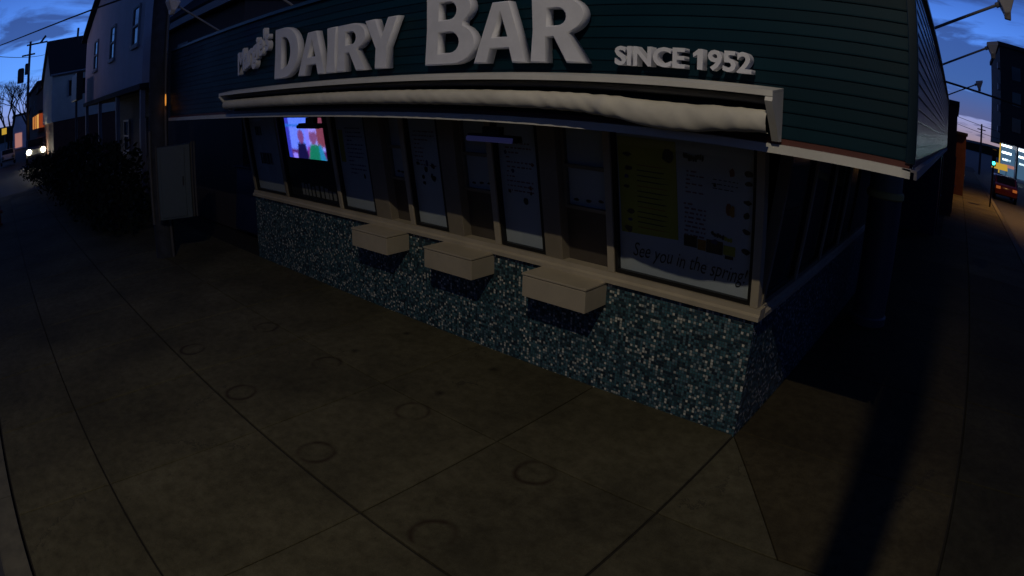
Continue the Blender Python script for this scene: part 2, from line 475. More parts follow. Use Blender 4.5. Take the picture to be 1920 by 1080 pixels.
# ------------------------------------------------------------------ mesh helpers
class MB:
    def __init__(s):
        s.v, s.f, s.m = [], [], []

    def box(s, x0, x1, y0, y1, z0, z1, mi=0):
        b = len(s.v)
        s.v += [(x0, y0, z0), (x1, y0, z0), (x1, y1, z0), (x0, y1, z0), (x0, y0, z1), (x1, y0, z1), (x1, y1, z1), (x0, y1, z1)]
        for q in ((0, 3, 2, 1), (4, 5, 6, 7), (0, 1, 5, 4), (1, 2, 6, 5), (2, 3, 7, 6), (3, 0, 4, 7)):
            s.f.append(tuple(b + i for i in q)); s.m.append(mi)
        return s

    def hexa(s, pts, mi=0):
        b = len(s.v)
        s.v += [tuple(p) for p in pts]
        for q in ((0, 3, 2, 1), (4, 5, 6, 7), (0, 1, 5, 4), (1, 2, 6, 5), (2, 3, 7, 6), (3, 0, 4, 7)):
            s.f.append(tuple(b + i for i in q)); s.m.append(mi)
        return s

    def poly(s, pts, mi=0):
        b = len(s.v)
        s.v += [tuple(p) for p in pts]
        s.f.append(tuple(range(b, b + len(pts)))); s.m.append(mi)
        return s

    def prism(s, pts, vec, mi=0):
        """closed polygon pts extruded by vec"""
        b = len(s.v); n = len(pts)
        vec = Vector(vec)
        s.v += [tuple(p) for p in pts] + [tuple(Vector(p) + vec) for p in pts]
        s.f.append(tuple(range(b + n - 1, b - 1, -1))); s.m.append(mi)
        s.f.append(tuple(range(b + n, b + 2 * n))); s.m.append(mi)
        for i in range(n):
            j = (i + 1) % n
            s.f.append((b + i, b + j, b + n + j, b + n + i)); s.m.append(mi)
        return s

    def tube(s, pts, rad, n=8, mi=0, cap=True):
        pts = [Vector(p) for p in pts]
        if not isinstance(rad, (list, tuple)):
            rad = [rad] * len(pts)
        b = len(s.v)
        for i, p in enumerate(pts):
            d = (pts[min(i + 1, len(pts) - 1)] - pts[max(i - 1, 0)]).normalized()
            a = Vector((0, 0, 1)) if abs(d.z) < 0.9 else Vector((1, 0, 0))
            e1 = d.cross(a).normalized(); e2 = d.cross(e1)
            for k in range(n):
                an = 2 * PI * k / n
                s.v.append(tuple(p + (e1 * math.cos(an) + e2 * math.sin(an)) * rad[i]))
        for i in range(len(pts) - 1):
            for k in range(n):
                a0 = b + i * n + k; a1 = b + i * n + (k + 1) % n
                s.f.append((a0, a1, a1 + n, a0 + n)); s.m.append(mi)
        if cap:
            s.f.append(tuple(b + k for k in range(n - 1, -1, -1))); s.m.append(mi)
            e = b + (len(pts) - 1) * n
            s.f.append(tuple(e + k for k in range(n))); s.m.append(mi)
        return s

    def lathe(s, prof, cx, cy, n=20, mi=0):
        b = len(s.v)
        for r, z in prof:
            for k in range(n):
                a = 2 * PI * k / n
                s.v.append((cx + r * math.cos(a), cy + r * math.sin(a), z))
        for i in range(len(prof) - 1):
            for k in range(n):
                a0 = b + i * n + k; a1 = b + i * n + (k + 1) % n
                s.f.append((a0, a1, a1 + n, a0 + n)); s.m.append(mi)
        s.f.append(tuple(b + k for k in range(n - 1, -1, -1))); s.m.append(mi)
        e = b + (len(prof) - 1) * n
        s.f.append(tuple(e + k for k in range(n))); s.m.append(mi)
        return s

    def build(s, name, mats, parent=None, smooth=False, bevel=0.0):
        me = bpy.data.meshes.new(name)
        me.from_pydata(s.v, [], s.f)
        if not isinstance(mats, (list, tuple)):
            mats = [mats]
        for m in mats:
            me.materials.append(MATS[m])
        for p, i in zip(me.polygons, s.m):
            p.material_index = i
        bm = bmesh.new(); bm.from_mesh(me)
        bmesh.ops.recalc_face_normals(bm, faces=bm.faces)
        if bevel > 0:
            ed = [e for e in bm.edges if len(e.link_faces) == 2 and e.calc_face_angle(0) > 0.5]
            bmesh.ops.bevel(bm, geom=ed, offset=bevel, segments=1, affect='EDGES')
        bm.to_mesh(me); bm.free()
        if smooth:
            me.shade_smooth()
            me.set_sharp_from_angle(angle=math.radians(40))
        o = bpy.data.objects.new(name, me)
        C.objects.link(o)
        if parent:
            o.parent = parent
        return o


def tag(o, label=None, cat=None, group=None, kind=None):
    if label: o['label'] = label
    if cat: o['category'] = cat
    if group: o['group'] = group
    if kind: o['kind'] = kind
    return o


def thing(name, label, cat, loc=(0, 0, 0), group=None):
    """an Empty at the thing's base; parts are built in world coordinates and keep their place"""
    o = bpy.data.objects.new(name, None)
    C.objects.link(o)
    o.empty_display_size = 0.2
    o.location = loc
    return tag(o, label, cat, group)


def kids(root, *obs):
    """parent parts built in world coordinates to a root that stands elsewhere"""
    inv = Matrix.Translation(-Vector(root.location))
    for o in obs:
        o.parent = root
        o.matrix_parent_inverse = inv


class Part:
    """shorthand: Part(root)('name', MB, mat) builds in world space under root"""
    def __init__(s, root): s.root = root

    def __call__(s, name, mb, mats, under=None, **kw):
        o = mb.build(name, mats, None, **kw)
        if under is not None:
            o.parent = under
            # parts sit at the origin of the world, so a sub-part shares the part's frame
        else:
            kids(s.root, o)
        return o


def copy_tree(o, loc, parent=None):
    c = o.copy(); C.objects.link(c)
    if parent is None:
        c.location = loc
    else:
        c.parent = parent
        c.matrix_parent_inverse = o.matrix_parent_inverse
    for ch in list(o.children):
        copy_tree(ch, None, c)
    return c


# ================================================================== SETTING
XJ = [0, -1.408, -2.816, -4.259, -5.667, -7.075, -8.483, -9.891, -11.3, -12.7, -14.1, -15.5, -17.0, -18.5, -20.0, -22.0, -24.0, -26.0, -28.0]
YJ = [0.0, -1.286, -2.598, -4.024, -4.965]

g = MB()
g.poly([(-900, -900, -0.16), (900, -900, -0.16), (900, 900, -0.16), (-900, 900, -0.16)])
tag(g.build('ground', 'asphalt'), kind='structure')
st = MB(); st.poly([(-400, -14, -0.152), (60, -14, -0.152), (60, -5.28, -0.152), (-400, -5.28, -0.152)])
tag(st.build('street', 'asphalt'), kind='structure')
ss = MB(); ss.poly([(4.4, -5.2, -0.148), (11.5, -5.2, -0.148), (11.5, 160, -0.148), (4.4, 160, -0.148)])
tag(ss.build('side_street', 'asphalt'), kind='structure')
# dirt bed under the pavement slabs, seen in the joints
bed = MB(); bed.box(-28.2, 4.2, -4.97, 0.3, -0.155, -0.022); bed.box(0.0, 4.2, 0.3, 75, -0.155, -0.022); bed.box(-40, -8.0, 0.3, 14, -0.155, -0.03)
tag(bed.build('terrain', 'dirt'), kind='structure')

pav = bpy.data.objects.new('sidewalk', None); C.objects.link(pav); tag(pav, kind='structure')


GAPS = {('y', -2.598): 0.011, ('y', -1.286): 0.007, ('y', -4.024): 0.007, ('x', 0): 0.010, ('x', 2.08): 0.012, ('y', -4.965): 0.012}


def slab(pts, gap=0.006, h=0.0, tint=(1, 1, 1)):
    """one cast slab: top polygon shrunk by half a joint, chamfered rim"""
    cx = sum(p[0] for p in pts) / len(pts); cy = sum(p[1] for p in pts) / len(pts)

    def inset(d):
        n = len(pts); res = []
        for i in range(n):
            p0, p1, p2 = Vector(pts[i - 1]), Vector(pts[i]), Vector(pts[(i + 1) % n])
            a = (p1 - p0).normalized(); b = (p2 - p1).normalized()
            na = Vector((-a.y, a.x)); nb = Vector((-b.y, b.x))

            def eg(q0, q1):
                if abs(q0.x - q1.x) < 1e-6: return GAPS.get(('x', round(q0.x, 3)), gap)
                if abs(q0.y - q1.y) < 1e-6: return GAPS.get(('y', round(q0.y, 3)), gap)
                return gap
            da = eg(p0, p1) + d - gap; db_ = eg(p1, p2) + d - gap
            # intersection of the two edges moved inwards by their own half joint
            c_ = na.dot(nb); k_ = max(1e-3, 1 - c_ * c_)
            res.append(p1 + na * ((da - db_ * c_) / k_) + nb * ((db_ - da * c_) / k_))
        return res
    area = sum(pts[i - 1][0] * pts[i][1] - pts[i][0] * pts[i - 1][1] for i in range(len(pts)))
    if area < 0: pts = pts[::-1]
    lo = inset(gap); hi = inset(gap + 0.006)
    m = MB(); n = len(pts)
    m.v += [(p.x - cx, p.y - cy, -0.10) for p in lo] + [(p.x - cx, p.y - cy, h - 0.006) for p in lo] + [(p.x - cx, p.y - cy, h) for p in hi]
    for k in (0, n):
        for i in range(n):
            j = (i + 1) % n
            m.f.append((k + i, k + j, k + n + j, k + n + i)); m.m.append(0)
    m.f.append(tuple(range(2 * n, 3 * n))); m.m.append(0)
    o = m.build('slab', 'concrete', pav)
    o.location = (cx, cy, 0)
    o.color = (*tint, 1)
    return o


for i in range(len(XJ) - 1):
    for j in range(len(YJ) - 1):
        x1, x0 = XJ[i], XJ[i + 1]; y1, y0 = YJ[j], YJ[j + 1]
        gp = 0.0065
        slab([(x0, y0), (x1, y0), (x1, y1), (x0, y1)], gap=gp, h=random.uniform(-0.002, 0.002))
# corner pavement to the right of the building
slab([(0, 0), (0, -1.286), (0.916, -1.286)], 0.004)
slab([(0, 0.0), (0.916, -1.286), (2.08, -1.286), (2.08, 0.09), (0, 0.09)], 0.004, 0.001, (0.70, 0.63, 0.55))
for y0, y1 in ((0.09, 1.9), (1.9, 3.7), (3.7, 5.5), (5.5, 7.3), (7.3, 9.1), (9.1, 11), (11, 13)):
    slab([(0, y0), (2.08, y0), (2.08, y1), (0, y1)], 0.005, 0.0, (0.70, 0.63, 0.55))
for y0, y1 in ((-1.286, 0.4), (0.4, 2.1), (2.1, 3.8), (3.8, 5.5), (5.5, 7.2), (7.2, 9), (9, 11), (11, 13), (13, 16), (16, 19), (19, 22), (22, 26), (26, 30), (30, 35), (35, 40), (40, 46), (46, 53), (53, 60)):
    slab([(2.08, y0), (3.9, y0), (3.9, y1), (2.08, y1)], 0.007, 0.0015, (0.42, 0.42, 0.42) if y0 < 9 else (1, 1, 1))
for j in range(1, 4):
    slab([(0, YJ[j + 1]), (1.45, YJ[j + 1]), (1.45, YJ[j]), (0, YJ[j])], 0.006)
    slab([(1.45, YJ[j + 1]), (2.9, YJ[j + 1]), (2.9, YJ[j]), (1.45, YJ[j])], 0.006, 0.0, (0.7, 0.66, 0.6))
    slab([(2.9, YJ[j + 1]), (3.9, YJ[j + 1]), (3.9, YJ[j]), (2.9, YJ[j])], 0.006)
for y0, y1 in ((13, 16), (16, 19), (19, 22), (22, 26), (26, 30), (30, 35), (35, 40)):
    slab([(1.2, y0), (2.08, y0), (2.08, y1), (1.2, y1)], 0.006)

cb_ = bpy.data.objects.new('curb', None); C.objects.link(cb_); tag(cb_, kind='structure')
x = 4.2
while x > -28:
    w = 1.83
    m = MB(); m.prism([(x, -4.985, -0.15), (x, -5.27, -0.15), (x, -5.24, -0.012), (x, -5.215, 0.004), (x, -4.985, 0.004)], (-w + 0.008, 0, 0))
    m.build('curb_stone', 'curb', cb_); x -= w
y = -5.2
while y < 60:
    w = 2.4 if y < 20 else 6
    m = MB(); m.prism([(3.93, y, -0.15), (4.2, y, -0.15), (4.17, y, -0.01), (4.14, y, 0.004), (3.93, y, 0.004)], (0, w - 0.008, 0))
    m.build('curb_stone', 'curb', cb_); y += w

# ================================================================== THE DAIRY BAR
L = 7.83
SL = -0.165          # the glazing leans out: y per metre of height
FO = 1.10            # overhang of the roof band
XR, XL = 1.16, -8.97
ZB, ZT = 2.42, 3.50
YB = 12.0


def sp_(x, z, d=0.0):
    return (x, 0.02 + SL * (z - 1.09) - d, z)


bar = thing('dairy_bar', 'low corner dairy bar with dark green clapboard band, slanted windows and blue mosaic base', 'building', (-3.9, 4.5, 0))
P = Part(bar)
m = MB(); m.box(-L, 0, 0, YB, -0.02, 0.998)
P('mosaic_base', m, 'mosaic')
# sill with a small moulding, front and right side
sill = MB()
sill.prism([(0.045, -0.045, 1.0), (0.045, -0.045, 1.035), (0.045, -0.02, 1.05), (0.045, -0.02, 1.09), (0.045, 0.10, 1.09), (0.045, 0.10, 1.0)], (-L - 0.05, 0, 0))
P('sill', sill, 'cream')
s2 = MB()
s2.prism([(0.047, 0.102, 1.001), (0.047, 0.102, 1.035), (0.022, 0.102, 1.05), (0.022, 0.102, 1.088), (-0.10, 0.102, 1.088), (-0.10, 0.102, 1.001)], (0, 6.0, 0))
P('sill', s2, 'cream')
# dark core behind the glazing
m = MB(); m.box(-L + 0.1, -0.32, 0.34, YB - 0.01, 0.999, 2.41)
P('inner_wall', m, 'interior')
m = MB(); m.box(-L + 0.1, -0.1, 0.35, YB - 0.02, 0.9985, 2.409)
# soffit and roof slab
m = MB(); m.box(XL + 0.06, XR - 0.06, -FO + 0.06, YB + 0.5, 2.395, 2.44)
P('soffit', m, 'tan')
m = MB(); m.box(XL + 0.05, XR - 0.05, -FO + 0.05, YB + 0.5, 2.445, 3.44)
P('roof_core', m, 'roof_dark')

# clapboards: each one a lap-shaped bar
NB = 15
ex = (ZT - ZB) / NB
for i in range(NB):
    z0 = ZB + i * ex; z1 = z0 + ex + 0.012
    m = MB()
    m.prism([(XL, -FO, z0), (XL, -FO + 0.004, z0), (XL, -FO + 0.03, z0 + 0.01), (XL, -FO + 0.03, z1), (XL, -FO + 0.009, z1), (XL, -FO - 0.0, z0 + 0.008)], (XR - XL - 0.045, 0, 0))
    P('clapboard', m, 'siding')
    m = MB()
    y0 = -FO + 0.045
    m.prism([(XR, y0, z0), (XR - 0.004, y0, z0), (XR - 0.03, y0, z0 + 0.01), (XR - 0.03, y0, z1), (XR - 0.009, y0, z1), (XR, y0, z0 + 0.008)], (0, YB + 0.5 - y0, 0))
    P('clapboard', m, 'siding_side')
m = MB(); m.box(XR - 0.044, XR + 0.012, -FO - 0.012, -FO + 0.044, ZB - 0.01, ZT + 0.01)
P('corner_board', m, 'siding_corner', bevel=0.004)
m = MB(); m.box(XL - 0.03, XR + 0.03, -FO - 0.03, -FO + 0.10, ZT + 0.012, ZT + 0.05)
m.box(XR - 0.10, XR + 0.03, -FO + 0.102, YB + 0.5, ZT + 0.012, ZT + 0.05)
P('cap_flashing', m, 'siding_corner')
# strip under the clapboards and the pale drip edge
m = MB(); m.box(XL, XR - 0.02, -FO + 0.005, -FO + 0.06, 2.385, ZB - 0.002); m.box(XR - 0.06, XR - 0.005, -FO + 0.062, YB + 0.4, 2.385, ZB - 0.002)
P('starter_strip', m, 'red_brown')
m = MB()
m.prism([(XL - 0.02, -FO - 0.03, 2.335), (XL - 0.02, -FO - 0.03, 2.383), (XL - 0.02, -FO + 0.058, 2.386), (XL - 0.02, -FO + 0.058, 2.378), (XL - 0.02, -FO - 0.012, 2.372), (XL - 0.02, -FO - 0.012, 2.335)], (XR - XL + 0.01, 0, 0))
P('drip_edge', m, 'white_paint')
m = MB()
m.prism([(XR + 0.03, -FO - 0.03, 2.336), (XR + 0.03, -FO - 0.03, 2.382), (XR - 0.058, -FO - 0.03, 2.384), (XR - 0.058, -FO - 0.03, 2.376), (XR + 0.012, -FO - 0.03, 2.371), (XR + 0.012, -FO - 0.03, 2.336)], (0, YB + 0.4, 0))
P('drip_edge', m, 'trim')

# -------- slanted front glazing
ZW = 2.33
MX = [-L + 0.08, -6.70, -5.21, -3.80, -2.55, -1.285]


def lean_bar(x0, x1, d0, d1, z0=1.09, z1=ZW):
    m = MB()
    m.hexa([sp_(x0, z0, d1), sp_(x1, z0, d1), sp_(x1, z0, d0), sp_(x0, z0, d0), sp_(x0, z1, d1), sp_(x1, z1, d1), sp_(x1, z1, d0), sp_(x0, z1, d0)])
    return m


def lean_sheet(x0, x1, z0, z1, d, th=0.004):
    m = MB()
    m.hexa([sp_(x0, z0, d), sp_(x1, z0, d), sp_(x1, z0, d - th), sp_(x0, z0, d - th), sp_(x0, z1, d), sp_(x1, z1, d), sp_(x1, z1, d - th), sp_(x0, z1, d - th)])
    return m


def blob(m, x, z, rx, rz, d, mi=0, n=9, jag=0.25):
    pts = []
    for k in range(n):
        a = 2 * PI * k / n
        j = 1 + random.uniform(-jag, jag)
        pts.append(sp_(x + rx * j * math.cos(a), z + rz * j * math.sin(a), d))
    m.poly(pts, mi)


def textrows(m, x0, x1, z0, z1, rows, d, mi=0, hfrac=0.45):
    """tiny printed lines too small to read: rows of word-length dashes"""
    dz = (z1 - z0) / rows
    for r in range(rows):
        zz = z1 - (r + 0.5) * dz
        x = x0 + random.uniform(0, 0.02)
        while x < x1 - 0.01:
            w = min(random.uniform(0.012, 0.05), x1 - x)
            m.poly([sp_(x, zz - dz * hfrac / 2, d), sp_(x + w, zz - dz * hfrac / 2, d), sp_(x + w, zz + dz * hfrac / 2, d), sp_(x, zz + dz * hfrac / 2, d)], mi)
            x += w + random.uniform(0.008, 0.02)
            if random.random() < 0.12: break


INK = ['ink', 'ink_blue', 'ink_red', 'ink_pink', 'ink_orange', 'menu_yellow', 'paper_warm']


def window_unit(x0, x1, label=None, dark=False, z0=1.10, z1=ZW - 0.01):
    """black-framed slanted window: frame, glass pane and a paper backing behind the glass"""
    fr = MB(); t = 0.028
    for a, b, c, e in ((x0, x0 + t, z0, z1), (x1 - t, x1, z0, z1), (x0 + t, x1 - t, z0, z0 + t), (x0 + t, x1 - t, z1 - t, z1)):
        fr.hexa([sp_(a, c, 0.012), sp_(b, c, 0.012), sp_(b, c, -0.05), sp_(a, c, -0.05), sp_(a, e, 0.012), sp_(b, e, 0.012), sp_(b, e, -0.05), sp_(a, e, -0.05)])
    w = P('window', fr, 'black_frame')
    if label: w['label'] = label
    P('pane', lean_sheet(x0 + t, x1 - t, z0 + t, z1 - t, -0.012, 0.005), 'glass', under=w)
    P('paper_backing', lean_sheet(x0 + t, x1 - t, z0 + t, z1 - t, -0.034, 0.004), 'interior' if dark else 'paper', under=w)
    return w


PD = -0.0305   # prints sit just in front of the backing

# three hatch bays, each: poster window, pilaster, recessed serving hatch
bays = [(-5.21, -4.50, -4.22, -3.87), (-3.80, -3.27, -3.05, -2.62), (-2.55, -2.02, -1.83, -1.355)]
for k, (xa, xb, xc, xd) in enumerate(bays):
    P('mullion', lean_bar(xa - 0.07, xa - 0.002, -0.06, 0.03), 'cream', bevel=0.004)
    w = window_unit(xa, xb - 0.005)
    m = MB()
    if k == 2:
        textrows(m, xa + 0.10, xb - 0.12, 1.62, 2.15, 12, PD, 3, 0.3)
        for q in range(6): blob(m, random.uniform(xa + 0.1, xb - 0.1), random.uniform(1.6, 2.0), 0.018, 0.018, PD - 0.001, random.choice((0, 1, 2)))
        blob(m, xb - 0.22, 1.56, 0.028, 0.035, PD + 0.001, 0)
    elif k == 1:
        textrows(m, xa + 0.08, xb - 0.12, 1.75, 2.15, 9, PD, 3, 0.3)
        for q in range(9): blob(m, random.uniform(xa + 0.08, xb - 0.1), random.uniform(1.5, 1.85), random.uniform(.015, .035), random.uniform(.015, .04), PD + 0.001, random.choice((0, 0, 1)))
    else:
        textrows(m, xa + 0.22, xb - 0.15, 1.55, 2.15, 12, PD, 1, 0.3)
        m.poly([sp_(xa + 0.06, 1.7, PD), sp_(xa + 0.16, 1.7, PD), sp_(xa + 0.16, 2.1, PD), sp_(xa + 0.06, 2.1, PD)], 5)
        blob(m, xb - 0.2, 1.55, 0.02, 0.03, PD + 0.001, 0)
    P('print', m, INK, under=w)['kind'] = 'stuff'
    # pilaster: solid to the recess
    m = MB(); m.hexa([sp_(xb, 1.0, 0.02), sp_(xc, 1.0, 0.02), (xc, 0.33, 1.0), (xb, 0.33, 1.0), sp_(xb, ZW, 0.02), sp_(xc, ZW, 0.02), (xc, 0.33, ZW), (xb, 0.33, ZW)])
    P('pilaster', m, 'tan', bevel=0.004)
    # back of the recess: kick panel, hatch window above
    m = lean_bar(xc + 0.002, xd + 0.004, -0.24, -0.085, 1.002, 1.556)
    P('kick_panel', m, 'brown_panel')
    fr = MB(); t = 0.03
    for a, b, c, e in ((xc + 0.002, xc + t, 1.56, ZW), (xd - t, xd + 0.004, 1.56, ZW), (xc + t, xd - t, 1.56, 1.56 + t), (xc + t, xd - t, ZW - t, ZW), (xc + t, xd - t, 1.92, 1.92 + t)):
        fr.hexa([sp_(a, c, -.055), sp_(b, c, -.055), sp_(b, c, -.115), sp_(a, c, -.115), sp_(a, e, -.055), sp_(b, e, -.055), sp_(b, e, -.115), sp_(a, e, -.115)])
    h = P('hatch_window', fr, 'tan')
    P('pane', lean_sheet(xc + t + .001, xd - t - .001, 1.56 + t, 1.919, -0.075), 'glass', under=h)
    P('pane', lean_sheet(xc + t + .001, xd - t - .001, 1.951, ZW - t, -0.075), 'glass', under=h)
    P('roller_blind', lean_sheet(xc + t + .001, xd - t - .001, 1.56 + t, ZW - t, -0.10), 'paper', under=h)
    m = MB()
    for q_ in range(3):
        blob(m, xc + 0.10 + q_ * (xd - xc - 0.2) / 2.2, 1.65 + random.uniform(-.01, .01), 0.03, 0.013, -0.0985)
    P('decal', m, INK, under=h)['kind'] = 'stuff'
    # serving ledge: box with a separate lid
    xl = (-4.584, -3.306, -2.022)[k]; xr = xl + 0.675
    m = MB(); m.box(xl + 0.006, xr - 0.006, -0.320, -0.001, 0.789, 0.975)
    lg = P('counter_ledge', m, 'cream', bevel=0.004)
    m = MB(); m.box(xl, xr, -0.327, 0.10, 0.983, 1.0015)
    P('ledge_top', m, 'cream', under=lg, bevel=0.003)
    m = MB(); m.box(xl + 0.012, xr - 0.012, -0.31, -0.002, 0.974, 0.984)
    P('dark_strip', m, 'black', under=lg)  # black strip making the dark line under the lid
P('mullion', lean_bar(-1.352, -1.287, -0.06, 0.03), 'cream', bevel=0.004)
P('mullion', lean_bar(-0.055, 0.012, -0.06, 0.03), 'cream', bevel=0.004)

# the big corner window with the menu and the farewell note
bw = window_unit(-1.285, -0.056, 'wide window with yellow menu and handwritten spring note')
m = MB()
m.poly([sp_(-1.235, 1.455, PD), sp_(-0.715, 1.475, PD), sp_(-0.735, 2.24, PD), sp_(-1.25, 2.24, PD)], 5)
P('menu_sheet', m, INK, under=bw)
m = MB()
d2 = PD + 0.001
for z in (2.10, 1.99, 1.92, 1.84, 1.64, 1.57, 1.49): blob(m, -1.165 + random.uniform(-.012, .02), z, random.uniform(.02, .04), random.uniform(.012, .03), d2, random.choice((0, 0, 1)))
blob(m, -0.80, 2.12, 0.045, 0.05, d2, 0)
for r in range(13):
    z = 2.02 - r * 0.042
    m.poly([sp_(-1.08, z, d2), sp_(-0.79 + random.uniform(-.12, .03), z, d2), sp_(-0.79 + random.uniform(-.05, .03), z + 0.008, d2), sp_(-1.08, z + 0.008, d2)], 0 if r % 4 else 4)
for xq in range(9): blob(m, -0.66 + xq * 0.019, 2.14 + random.uniform(-.01, .012), 0.012, 0.025, d2, 0, 6)
textrows(m, -0.66, -0.49, 1.86, 2.05, 6, d2, 3, 0.35)
textrows(m, -0.67, -0.48, 1.52, 1.80, 8, d2, 3, 0.4)
textrows(m, -0.44, -0.22, 1.92, 2.02, 3, d2, 0, 0.2)
blob(m, -0.27, 2.07, 0.022, 0.03, d2, 2); blob(m, -0.29, 1.79, 0.022, 0.05, d2, 2); blob(m, -0.262, 1.78, 0.02, 0.045, d2 + .0005, 4)
blob(m, -0.41, 1.96, 0.014, 0.016, d2, 0)
for xq in range(8): blob(m, -0.42 + xq * 0.022, 1.585 - xq * 0.003 + random.uniform(-.008, .008), 0.013, 0.02, d2, 0 if xq < 5 else 5, 6)
for z in (2.08, 2.01, 1.87, 1.77, 1.65, 1.50): blob(m, -0.135 + random.uniform(-.012, .012), z, random.uniform(.022, .035), random.uniform(.018, .028), d2, 0)


def quad(m, x0, x1, z0, z1, d, mi):
    m.poly([sp_(x0, z0, d), sp_(x1, z0, d), sp_(x1, z1, d), sp_(x0, z1, d)], mi)


quad(m, -0.665, -0.55, 1.445, 1.535, d2, 0); quad(m, -0.545, -0.475, 1.435, 1.52, d2, 4); quad(m, -0.47, -0.33, 1.43, 1.535, d2, 0)
quad(m, -0.325, -0.225, 1.44, 1.515, d2, 5); quad(m, -0.31, -0.24, 1.41, 1.437, d2, 0); blob(m, -0.40, 1.525, 0.03, 0.02, d2 + .001, 1)
P('print', m, INK, under=bw)['kind'] = 'stuff'


def text_mesh(body, size, extrude, offset=0.0, shear=0.0, bevel=0.0, spacing=1.0):
    cu = bpy.data.curves.new('txt', 'FONT')
    cu.body = body; cu.size = size; cu.extrude = extrude; cu.offset = offset; cu.shear = shear
    cu.bevel_depth = bevel; cu.space_character = spacing; cu.resolution_u = 3
    o = bpy.data.objects.new('txt', cu); C.objects.link(o)
    bpy.context.view_layer.update()
    me = bpy.data.meshes.new_from_object(o.evaluated_get(bpy.context.evaluated_depsgraph_get()))
    bpy.data.objects.remove(o); bpy.data.curves.remove(cu)
    return me


def fit_mesh(me, x0, x1, z0, z1, fn):
    """scale a flat XY text mesh into the box and place every vertex with fn(x, z, depth)"""
    xs = [v.co.x for v in me.vertices]; ys = [v.co.y for v in me.vertices]
    ax, bx_, ay, by = min(xs), max(xs), min(ys), max(ys)
    for v in me.vertices:
        v.co = fn(x0 + (v.co.x - ax) / (bx_ - ax) * (x1 - x0), z0 + (v.co.y - ay) / (by - ay) * (z1 - z0), v.co.z)


me = text_mesh('See you in the spring!', 1.0, 0.0, -0.004, 0.35)
fit_mesh(me, -1.13, -0.11, 1.215, 1.375, lambda x, z, d: sp_(x, z + 0.03 * (-0.6 - x) + 0.006 * math.sin(x * 31), d2 + 0.0005))
me.materials.append(MATS['ink'])
o = bpy.data.objects.new('handwriting', me); C.objects.link(o); o.parent = bw

# far left bay: dark window with faded lettering, then the screen bay
P('mullion', lean_bar(-L + 0.012, -L + 0.08, -0.06, 0.03), 'tan', bevel=0.004)
w = window_unit(-L + 0.082, -6.73)
m = MB(); textrows(m, -7.55, -6.9, 1.95, 2.15, 1, PD, 0, 0.7); textrows(m, -7.5, -6.85, 1.5, 1.75, 1, PD, 0, 0.7)
P('print', m, INK, under=w)['kind'] = 'stuff'
P('mullion', lean_bar(-6.728, -6.66, -0.06, 0.03), 'tan', bevel=0.004)
w = window_unit(-6.658, -5.285, dark=True)
m = MB()
xx = -6.3
for q in range(9):
    ww = random.uniform(0.05, 0.09)
    quad(m, xx, xx + ww, 1.16, random.uniform(1.25, 1.34), PD, 6); xx += ww + random.uniform(0.02, 0.05)
P('print', m, INK, under=w)['kind'] = 'stuff'

# right side: slanted side windows
def sd_(y, z, d=0.0):
    return (-0.02 - SL * 0.6 * (z - 1.09) + d, y, z)


ys = [0.10, 1.05, 2.0, 2.95, 3.9]
for k in range(4):
    ya, yb_ = ys[k], ys[k + 1]
    m = MB(); m.hexa([sd_(ya, 1.09, .03), sd_(ya + .06, 1.09, .03), sd_(ya + .06, 1.09, -.06), sd_(ya, 1.09, -.06), sd_(ya, ZW, .03), sd_(ya + .06, ZW, .03), sd_(ya + .06, ZW, -.06), sd_(ya, ZW, -.06)])
    P('mullion', m, 'cream' if k else 'tan')
    fr = MB(); t = 0.03; za, zb = 1.10, ZW - 0.01; a0, b0 = ya + 0.062, yb_ - 0.002
    for a, b, c, e in ((a0, a0 + t, za, zb), (b0 - t, b0, za, zb), (a0 + t, b0 - t, za, za + t), (a0 + t, b0 - t, zb - t, zb)):
        fr.hexa([sd_(a, c, .01), sd_(b, c, .01), sd_(b, c, -.05), sd_(a, c, -.05), sd_(a, e, .01), sd_(b, e, .01), sd_(b, e, -.05), sd_(a, e, -.05)])
    w = P('window', fr, 'black_frame')
    m = MB(); m.hexa([sd_(a0 + t, za + t, -.012), sd_(b0 - t, za + t, -.012), sd_(b0 - t, za + t, -.017), sd_(a0 + t, za + t, -.017), sd_(a0 + t, zb - t, -.012), sd_(b0 - t, zb - t, -.012), sd_(b0 - t, zb - t, -.017), sd_(a0 + t, zb - t, -.017)])
    P('pane', m, 'glass', under=w)
    m = MB(); m.hexa([sd_(a0 + t, za + t, -.034), sd_(b0 - t, za + t, -.034), sd_(b0 - t, za + t, -.038), sd_(a0 + t, za + t, -.038), sd_(a0 + t, zb - t, -.034), sd_(b0 - t, zb - t, -.034), sd_(b0 - t, zb - t, -.038), sd_(a0 + t, zb - t, -.038)])
    P('paper_backing', m, 'interior' if k % 2 == 0 else 'brown_panel', under=w)
m = MB(); m.box(-0.32, -0.02, 3.905, YB - 0.02, 1.0, 2.393)
P('side_wall', m, 'house_brown')

# ================================================================== SIGN LETTERING
def stem(x0, x1, y0, y1, fl=0.012):
    """a flared stem outline, counter-clockwise, waisted in the middle"""
    n = 6; pts = []
    for i in range(n + 1):
        t = i / n; wv = fl * (1 - (2 * t - 1) ** 2)
        pts.append((x1 - wv, y0 + (y1 - y0) * t))
    for i in range(n, -1, -1):
        t = i / n; wv = fl * (1 - (2 * t - 1) ** 2)
        pts.append((x0 + wv, y0 + (y1 - y0) * t))
    return pts


def arc(cx, cy, rx, ry, a0, a1, n=10):
    return [(cx + rx * math.cos(math.radians(a0 + (a1 - a0) * i / n)), cy + ry * math.sin(math.radians(a0 + (a1 - a0) * i / n))) for i in range(n + 1)]


